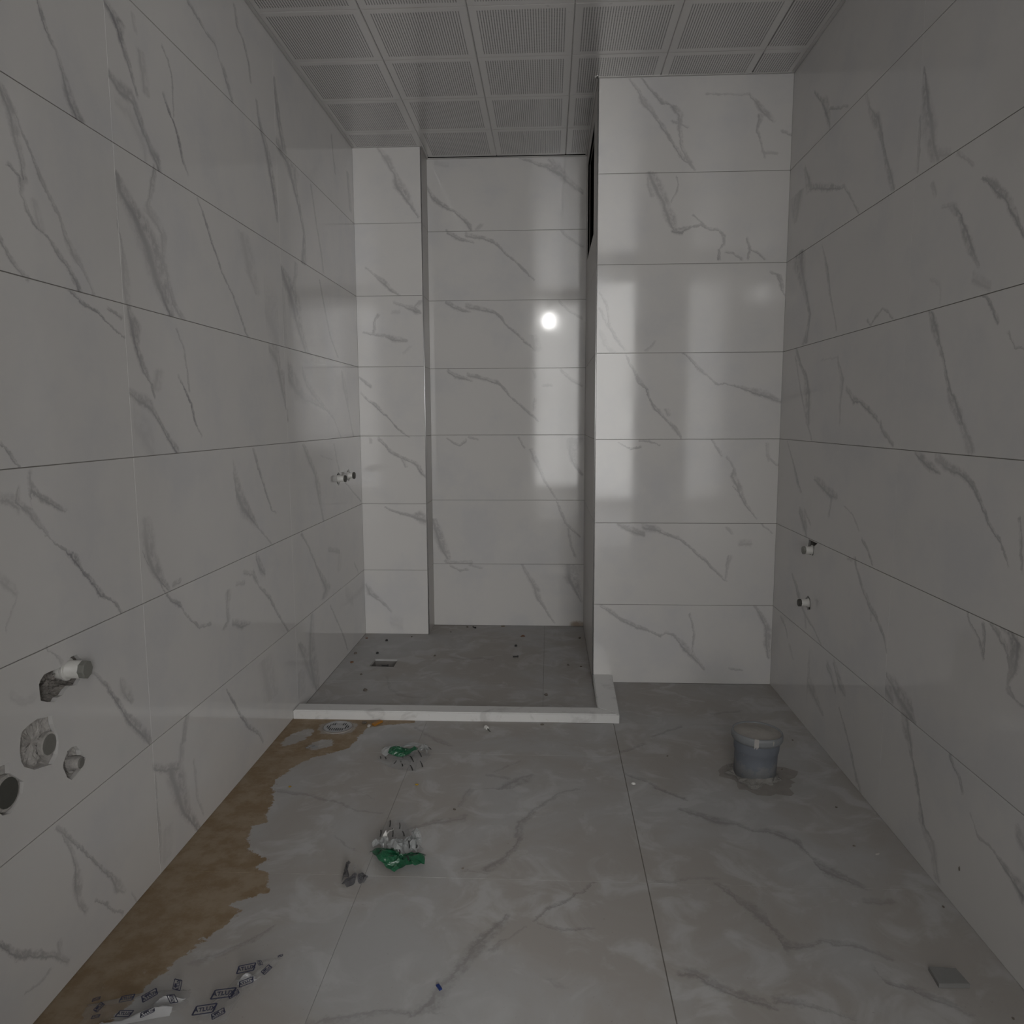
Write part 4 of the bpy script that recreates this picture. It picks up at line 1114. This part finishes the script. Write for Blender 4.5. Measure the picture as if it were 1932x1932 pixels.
fan_sheet('film_strip', K((408, 1514), (413, 1520), (420, 1508), (418, 1490), (412, 1494)), ridge(.410, 1.515, .416, 1.495, .008, .01), M_CLEAR, b3, o3, 34, 3, .002)

# clear printed packaging at the lower left
def logo(parent, org, x, y, z, s, ang, tilt, word='ATLUX', dense=False):
    """printed emblem: a slanted box round a short word"""
    bm = bmesh.new(); w, h, k = s, s * .52, s * .035
    sk = .25 * h
    P = [(-w / 2 - sk / 2, -h / 2), (w / 2 - sk / 2, -h / 2), (w / 2 + sk / 2, h / 2), (-w / 2 + sk / 2, h / 2)]
    def bar(a, b, t):
        a, b = Vector((*a, 0)), Vector((*b, 0)); d = (b - a).normalized(); n = Vector((-d.y, d.x, 0)) * t
        q = [a - n, b - n, b + n, a + n]; lo = [bm.verts.new(v) for v in q]; hi = [bm.verts.new(v + Vector((0, 0, .0004))) for v in q]
        bm.faces.new(lo[::-1]); bm.faces.new(hi)
        for i in range(4): bm.faces.new((lo[i], lo[(i + 1) % 4], hi[(i + 1) % 4], hi[i]))
    for i in range(4): bar(P[i], P[(i + 1) % 4], k * (1.2 if i % 2 else .8))
    if dense:
        for i in range(5): bar((-w * .3 + i * w * .08, h * .1), (-w * .22 + i * w * .08, h * .36), k * .9)
    bmesh.ops.recalc_face_normals(bm, faces=bm.faces)
    cu = bpy.data.curves.new('t', 'FONT'); cu.body = word; cu.size = s * .34; cu.align_x = 'CENTER'; cu.align_y = 'CENTER'; cu.extrude = .0002; cu.offset = s * .008; cu.resolution_u = 2
    to = bpy.data.objects.new('t', cu); COL.objects.link(to); bpy.context.view_layer.update()
    dg = bpy.context.evaluated_depsgraph_get(); tm = bpy.data.meshes.new_from_object(to.evaluated_get(dg))
    bpy.data.objects.remove(to)
    tm.transform(Matrix.Translation((0, -.06 * s if dense else 0, .0002))); bm.from_mesh(tm); bpy.data.meshes.remove(tm)
    me = bpy.data.meshes.new('printed_logo'); bm.to_mesh(me); bm.free(); me.materials.append(M_BLUEINK)
    o = bpy.data.objects.new('printed_logo', me); COL.objects.link(o); o.parent = parent
    o.location = (x - org[0], y - org[1], z); o.rotation_euler = (tilt, 0, ang)
    return o
def tube_sheet(name, x0, y0, x1, y1, w, h, mat, parent, org, seed, n=26, m=12, lift=.001):
    """flattened, rumpled sleeve lying along a line"""
    rr = random.Random(seed); d = Vector((x1 - x0, y1 - y0)); L = d.length; d /= L; s = Vector((-d.y, d.x)); bm = bmesh.new(); R = []
    for i in range(n):
        f = i / (n - 1); ww = w * (.85 + .15 * math.sin(f * 7 + seed)) ; hh = h * (.55 + .45 * math.sin(f * 5 + seed * 2)) + .002; ring = []
        for k in range(m + 1):
            a = math.pi * k / m
            off = math.cos(a) * ww / 2; z = lift + abs(math.sin(a)) ** .6 * hh + rr.uniform(-.0012, .0012) * (0 < k < m)
            c = Vector((x0, y0)) + d * (L * f + (rr.uniform(-.004, .004) if i in (0, n - 1) else 0)) + s * off
            ring.append(bm.verts.new((c.x - org[0], c.y - org[1], max(.0008, z))))
        R.append(ring)
    for A, B in zip(R, R[1:]):
        for k in range(m): bm.faces.new((A[k], A[k + 1], B[k + 1], B[k]))
    return bm_obj(name, bm, mat, parent, True)
o4 = (.15, 1.11)
b4 = thing('clear_packaging', (*o4, 0), 'long clear plastic sleeve with blue printed emblems lying on the brown stain', 'packaging', 'torn packaging on the floor')
tube_sheet('sleeve_film', .075, 1.085, .228, 1.130, .052, .014, M_CLEAR, b4, o4, 3)
tube_sheet('highlight_crease', .112, 1.066, .214, 1.096, .007, .016, film('highlight_film', (.62, .62, .63), .42, .15), b4, o4, 5, 18, 6)  # pale raised strip carrying the glossy sleeve's highlight streak in its colour
tube_sheet('highlight_crease', .176, 1.108, .222, 1.126, .005, .015, film('highlight_film_b', (.62, .62, .63), .35, .15), b4, o4, 6, 12, 6)
for i, (x, y, s, a, t, dn) in enumerate([(.203, 1.141, .026, 1.9, .3, 1), (.168, 1.116, .026, .9, .2, 1), (.134, 1.108, .022, .3, .2, 0), (.148, 1.076, .024, .05, .1, 0), (.184, 1.080, .022, .7, 0, 1), (.210, 1.110, .024, 2.3, .2, 0), (.099, 1.087, .018, 1.4, .1, 1), (.084, 1.104, .012, .5, .1, 0), (.105, 1.068, .012, .3, .1, 0)]):
    logo(b4, o4, x, y, .017, s * .9, a, t, dense=bool(dn))
o5 = (.305, 1.15)
b5 = thing('clear_packaging', (*o5, 0), 'twisted clear plastic film with blue printed emblems right of the long sleeve', 'packaging', 'torn packaging on the floor')
fan_sheet('clear_sheet', K((262, 1080), (268, 1110), (285, 1140), (290, 1185), (320, 1215), (352, 1228), (350, 1200), (330, 1165), (318, 1120), (310, 1080)), ridge(.285, 1.10, .335, 1.20, .012, .04), M_CLEAR, b5, o5, 44, 5, .003)
tube_sheet('highlight_crease', .296, 1.168, .322, 1.180, .008, .014, film('highlight_film_c', (.62, .62, .63), .5, .15), b5, o5, 9, 10, 6)  # film highlight put into a paler strip
for x, y, s, a, t, dn in [(.303, 1.188, .030, .35, .2, 0), (.322, 1.202, .014, 2.2, .1, 0), (.340, 1.186, .020, 1.2, .1, 1), (.316, 1.156, .024, .6, .1, 0), (.288, 1.129, .036, .22, .1, 0), (.272, 1.094, .034, .25, .1, 0), (.298, 1.086, .022, .8, .1, 1), (.352, 1.221, .009, .5, .1, 1), (.306, 1.128, .018, .9, .1, 1)]:
    logo(b5, o5, x, y, .014, s * .92, a, t, dense=bool(dn))

# ---------------------------------------------------------------- crumbs, pegs and other litter
def crumb(name, x, y, sx, sy, sz, mat, label, cat, group, seed, ang=0, z=0.0):
    rr = random.Random(seed); bm = bmesh.new(); bmesh.ops.create_icosphere(bm, subdivisions=1, radius=1)
    for v in bm.verts:
        j = rr.uniform(.65, 1.2); v.co = Vector((v.co.x * sx * j, v.co.y * sy * j, max(-sz * .6, v.co.z * sz * j)))
    lo = min(v.co.z for v in bm.verts)
    bmesh.ops.translate(bm, verts=bm.verts, vec=(0, 0, -lo + .0002))
    o = bm_obj(name, bm, mat); o.location = (x, y, z); o.rotation_euler = (0, 0, ang)
    return tag(o, label, cat, group)
M_CRUMB = noisy('mortar_crumb', (.15, .13, .11), .3, 90, .95)
M_RUST = noisy('brick_crumb', (.20, .10, .06), .3, 90, .95)
M_PEG = noisy('black_peg', (.018, .018, .018), .2, 60, .5)
G1 = 'mortar crumbs scattered on the shower floor'
for i, (x, y, s, l) in enumerate([(452, 3416, 5, 'tiny dark crumb close to the back wall, left of the short black peg'), (220, 3251, 4, 'tiny dark crumb just in front of the foot of the column'), (29, 3002, 8, 'dark flat crumb against the left wall, level with the pellet behind the drain recess'),
        (173, 2578, 8, 'dark mortar crumb on the left of the shower floor in front of the drain recess'), (823, 2557, 7, 'dark mortar crumb at the front right of the shower floor near the curb'), (363, 2985, 5, 'small dull crumb alone in the middle of the shower floor'),
        (909, 2886, 5, 'dark crumb right of the shower floor joint, left one of two beside the pillar'), (959, 2870, 4, 'tiny dark crumb nearest the foot of the pillar side'), (970, 3256, 6, 'dark crumb in the rear right corner of the shower'),
        (117, 2746, 5, 'faint crumb between the drain recess and the left wall'), (384, 3333, 3, 'faintest speck of mortar left of the peg near the back wall')]):
    crumb('mortar_crumb', x / 1000, y / 1000, s * .00125, s * .0009, s * .0007, M_CRUMB, l, 'crumb', G1, 50 + i, i * .9)
crumb('brick_crumb', .717, 3.276, .012, .0075, .005, M_RUST, 'reddish brown crumb on the shower floor toward the back wall', 'crumb', None, 71, .2)
crumb('brick_crumb', .043, 2.888, .009, .006, .004, M_RUST, 'reddish brown crumb on the shower floor beside the left wall', 'crumb', None, 72, .6)
crumb('wood_chip', .617, 3.436, .012, .005, .003, noisy('chip_brown', (.16, .11, .06), .3, 60, .9), 'flat brown chip lying against the foot of the back wall', 'chip', None, 73, .25)
crumb('brick_crumb', .022, 3.221, .007, .006, .003, M_RUST, 'tiny reddish crumb in the corner by the column foot', 'crumb', None, 74, .6)
def peg(x, y, ang, label, L=.022, group=None):
    t = thing('black_peg', (x, y, 0), label, 'peg', group, rot=(0, 0, ang))
    bm = bmesh.new(); tube_bm(bm, [(-L / 2, 0, .0042), (L / 2 - .003, 0, .0042)], .0028, 8); bm_obj('shank', bm, M_PEG, t)
    bm = bmesh.new(); tube_bm(bm, [(L / 2 - .003, 0, .0045), (L / 2, 0, .0045)], .0043, 8); bm_obj('head', bm, M_PEG, t)
peg(.187, 2.846, .02, 'short black peg lying at the front rim of the square drain recess', .026)
peg(.697, 2.978, .2, 'short black peg lying in the middle right of the shower floor', .022)
peg(.485, 3.405, -.9, 'short black peg lying near the foot of the back wall', .022)
for x, y, l in ((.120, 3.186, 'round black pellet on the shower floor in front of the column'), (.120, 3.006, 'round black pellet just behind the square drain recess'), (.692, 3.129, 'round black pellet behind the right-hand peg on the shower floor')):
    crumb('black_pellet', x, y, .006, .006, .005, M_PEG, l, 'pellet', None, 80, .4)
M_YEL = noisy('yellow_crumb', (.38, .24, .03), .2, 60, .8)
crumb('yellow_crumb', .146, 1.864, .005, .004, .002, M_YEL, 'tiny yellow crumb beside the edge of the brown stain', 'crumb', None, 91)
crumb('yellow_crumb', .481, 1.889, .0055, .004, .002, M_YEL, 'tiny yellow crumb on the floor between the two green wrappers', 'crumb', None, 92)
# orange offcut
oc = prism('orange_offcut', [(-.019, -.008), (.019, -.006), (.018, .009), (-.017, .007)], .0008, .007, .001, noisy('orange_plastic', (.36, .16, .025), .2, 60, .5), None)
oc.location = (.284, 2.286, 0); oc.rotation_euler = (0, 0, 1.0); tag(oc, 'small orange plastic offcut at the foot of the curb', 'offcut')
crumb('plaster_crumb', .262, 2.262, .007, .009, .007, noisy('plaster_white', (.40, .38, .35), .2, 60, .8), 'pale plaster lump beside the orange offcut', 'crumb', None, 93)
crumb('dark_scrap', .242, 2.288, .010, .008, .004, M_CRUMB, 'dark scrap between the strainer and the orange offcut', 'scrap', None, 94)
crumb('mortar_crumb', .812, 2.300, .008, .004, .003, M_CRUMB, 'dark crumb at the foot of the curb near its right end', 'crumb', None, 95)
# white wall plug with screw
t = thing('wall_plug', (.639, 2.254, 0), 'tiny white plastic plug with a dark screw on the floor in front of the curb', 'wall plug', rot=(0, 0, -1.0))
bm = bmesh.new(); tube_bm(bm, [(-.008, 0, .0065), (.004, 0, .0065)], [.0065, .005], 12); bm_obj('plug_body', bm, M_WHITEPL, t)
bm = bmesh.new(); tube_bm(bm, [(.004, 0, .005), (.022, 0, .002)], [.0022, .0012], 8); bm_obj('screw', bm, M_DARKPL, t)
crumb('plaster_chip', 1.058, 1.916, .0075, .006, .004, noisy('chip_white', (.78, .77, .74), .05, 60, .6), 'small bright white chip on the long floor joint', 'chip', None, 96, .5)
crumb('plaster_chip', 1.567, 1.613, .006, .004, .002, noisy('chip_pale', (.42, .40, .38), .1, 60, .8), 'faint pale chip on the floor near the right wall', 'chip', None, 97, .5)
bc = prism('blue_scrap', [(-.0065, -.003), (.007, -.0025), (.0065, .003), (-.006, .0028)], .0006, .003, 0, noisy('blue_plastic', (.010, .030, .16), .2, 60, .4), None)
bc.location = (.645, 1.174, 0); bc.rotation_euler = (0, 0, -1.0); tag(bc, 'tiny dark blue plastic scrap on the floor at the bottom of the photo', 'scrap')
# grey twist of wire
bm = bmesh.new(); tube_bm(bm, [(-.016, -.008, .003), (-.004, .004, .005), (.008, .001, .006), (.002, -.007, .004), (.016, .004, .003)], .002, 6)
o = bm_obj('wire_twist', bm, noisy('grey_wire', (.2, .2, .2), .2, 60, .5)); o.location = (.130, 2.103, 0); tag(o, 'grey twist of wire on the pale patch inside the brown stain', 'wire')
for i, (x, y, l) in enumerate([(1175, 2089, 'black speck on the floor left of the waste pipe'), (647, 1518, 'dark speck on the floor right of the nearer green wrapper'), (1437, 2204, 'dark speck on the floor behind the waste pipe'),
        (1569, 2213, 'dark speck between the waste pipe and the right wall, the farther one'), (1479, 2019, 'dark speck touching the right side of the mortar around the waste pipe'), (1552, 1816, 'dark speck near the right wall just in front of the waste pipe'),
        (1527, 1643, 'dark speck on the right of the floor beside the pale chip'), (1618, 1431, 'dark speck at the very foot of the right wall'), (1585, 1148, 'dark speck at the bottom right corner of the photo')]):
    crumb('dirt_speck', x / 1000, y / 1000, .0034, .0028, .002, M_CRUMB, l, 'speck', 'dirt specks on the main floor', 120 + i, i)
crumb('shaving', .598, 1.765, .006, .003, .002, M_CRUMB, 'small dark curved shaving on the floor midway between the wrappers and the long joint', 'shaving', None, 130, -.7)
# thin clear-grey plate near the right wall
gp = prism('plate_offcut', [(-.020, .022), (-.023, -.020), (.030, -.018), (.026, .020)], .0006, .0085, .0008, noisy('grey_glass', (.22, .22, .215), .1, 30, .15), None)
gp.location = (1.522, 1.231, 0); tag(gp, 'thin square grey tile offcut on the floor near the right wall', 'offcut')
o = crumb('wall_mark', XR - .0012, 1.425, .0012, .003, .006, M_CRUMB, 'small dark fleck stuck low on the right wall', 'fleck', None, 140, 0, .082)
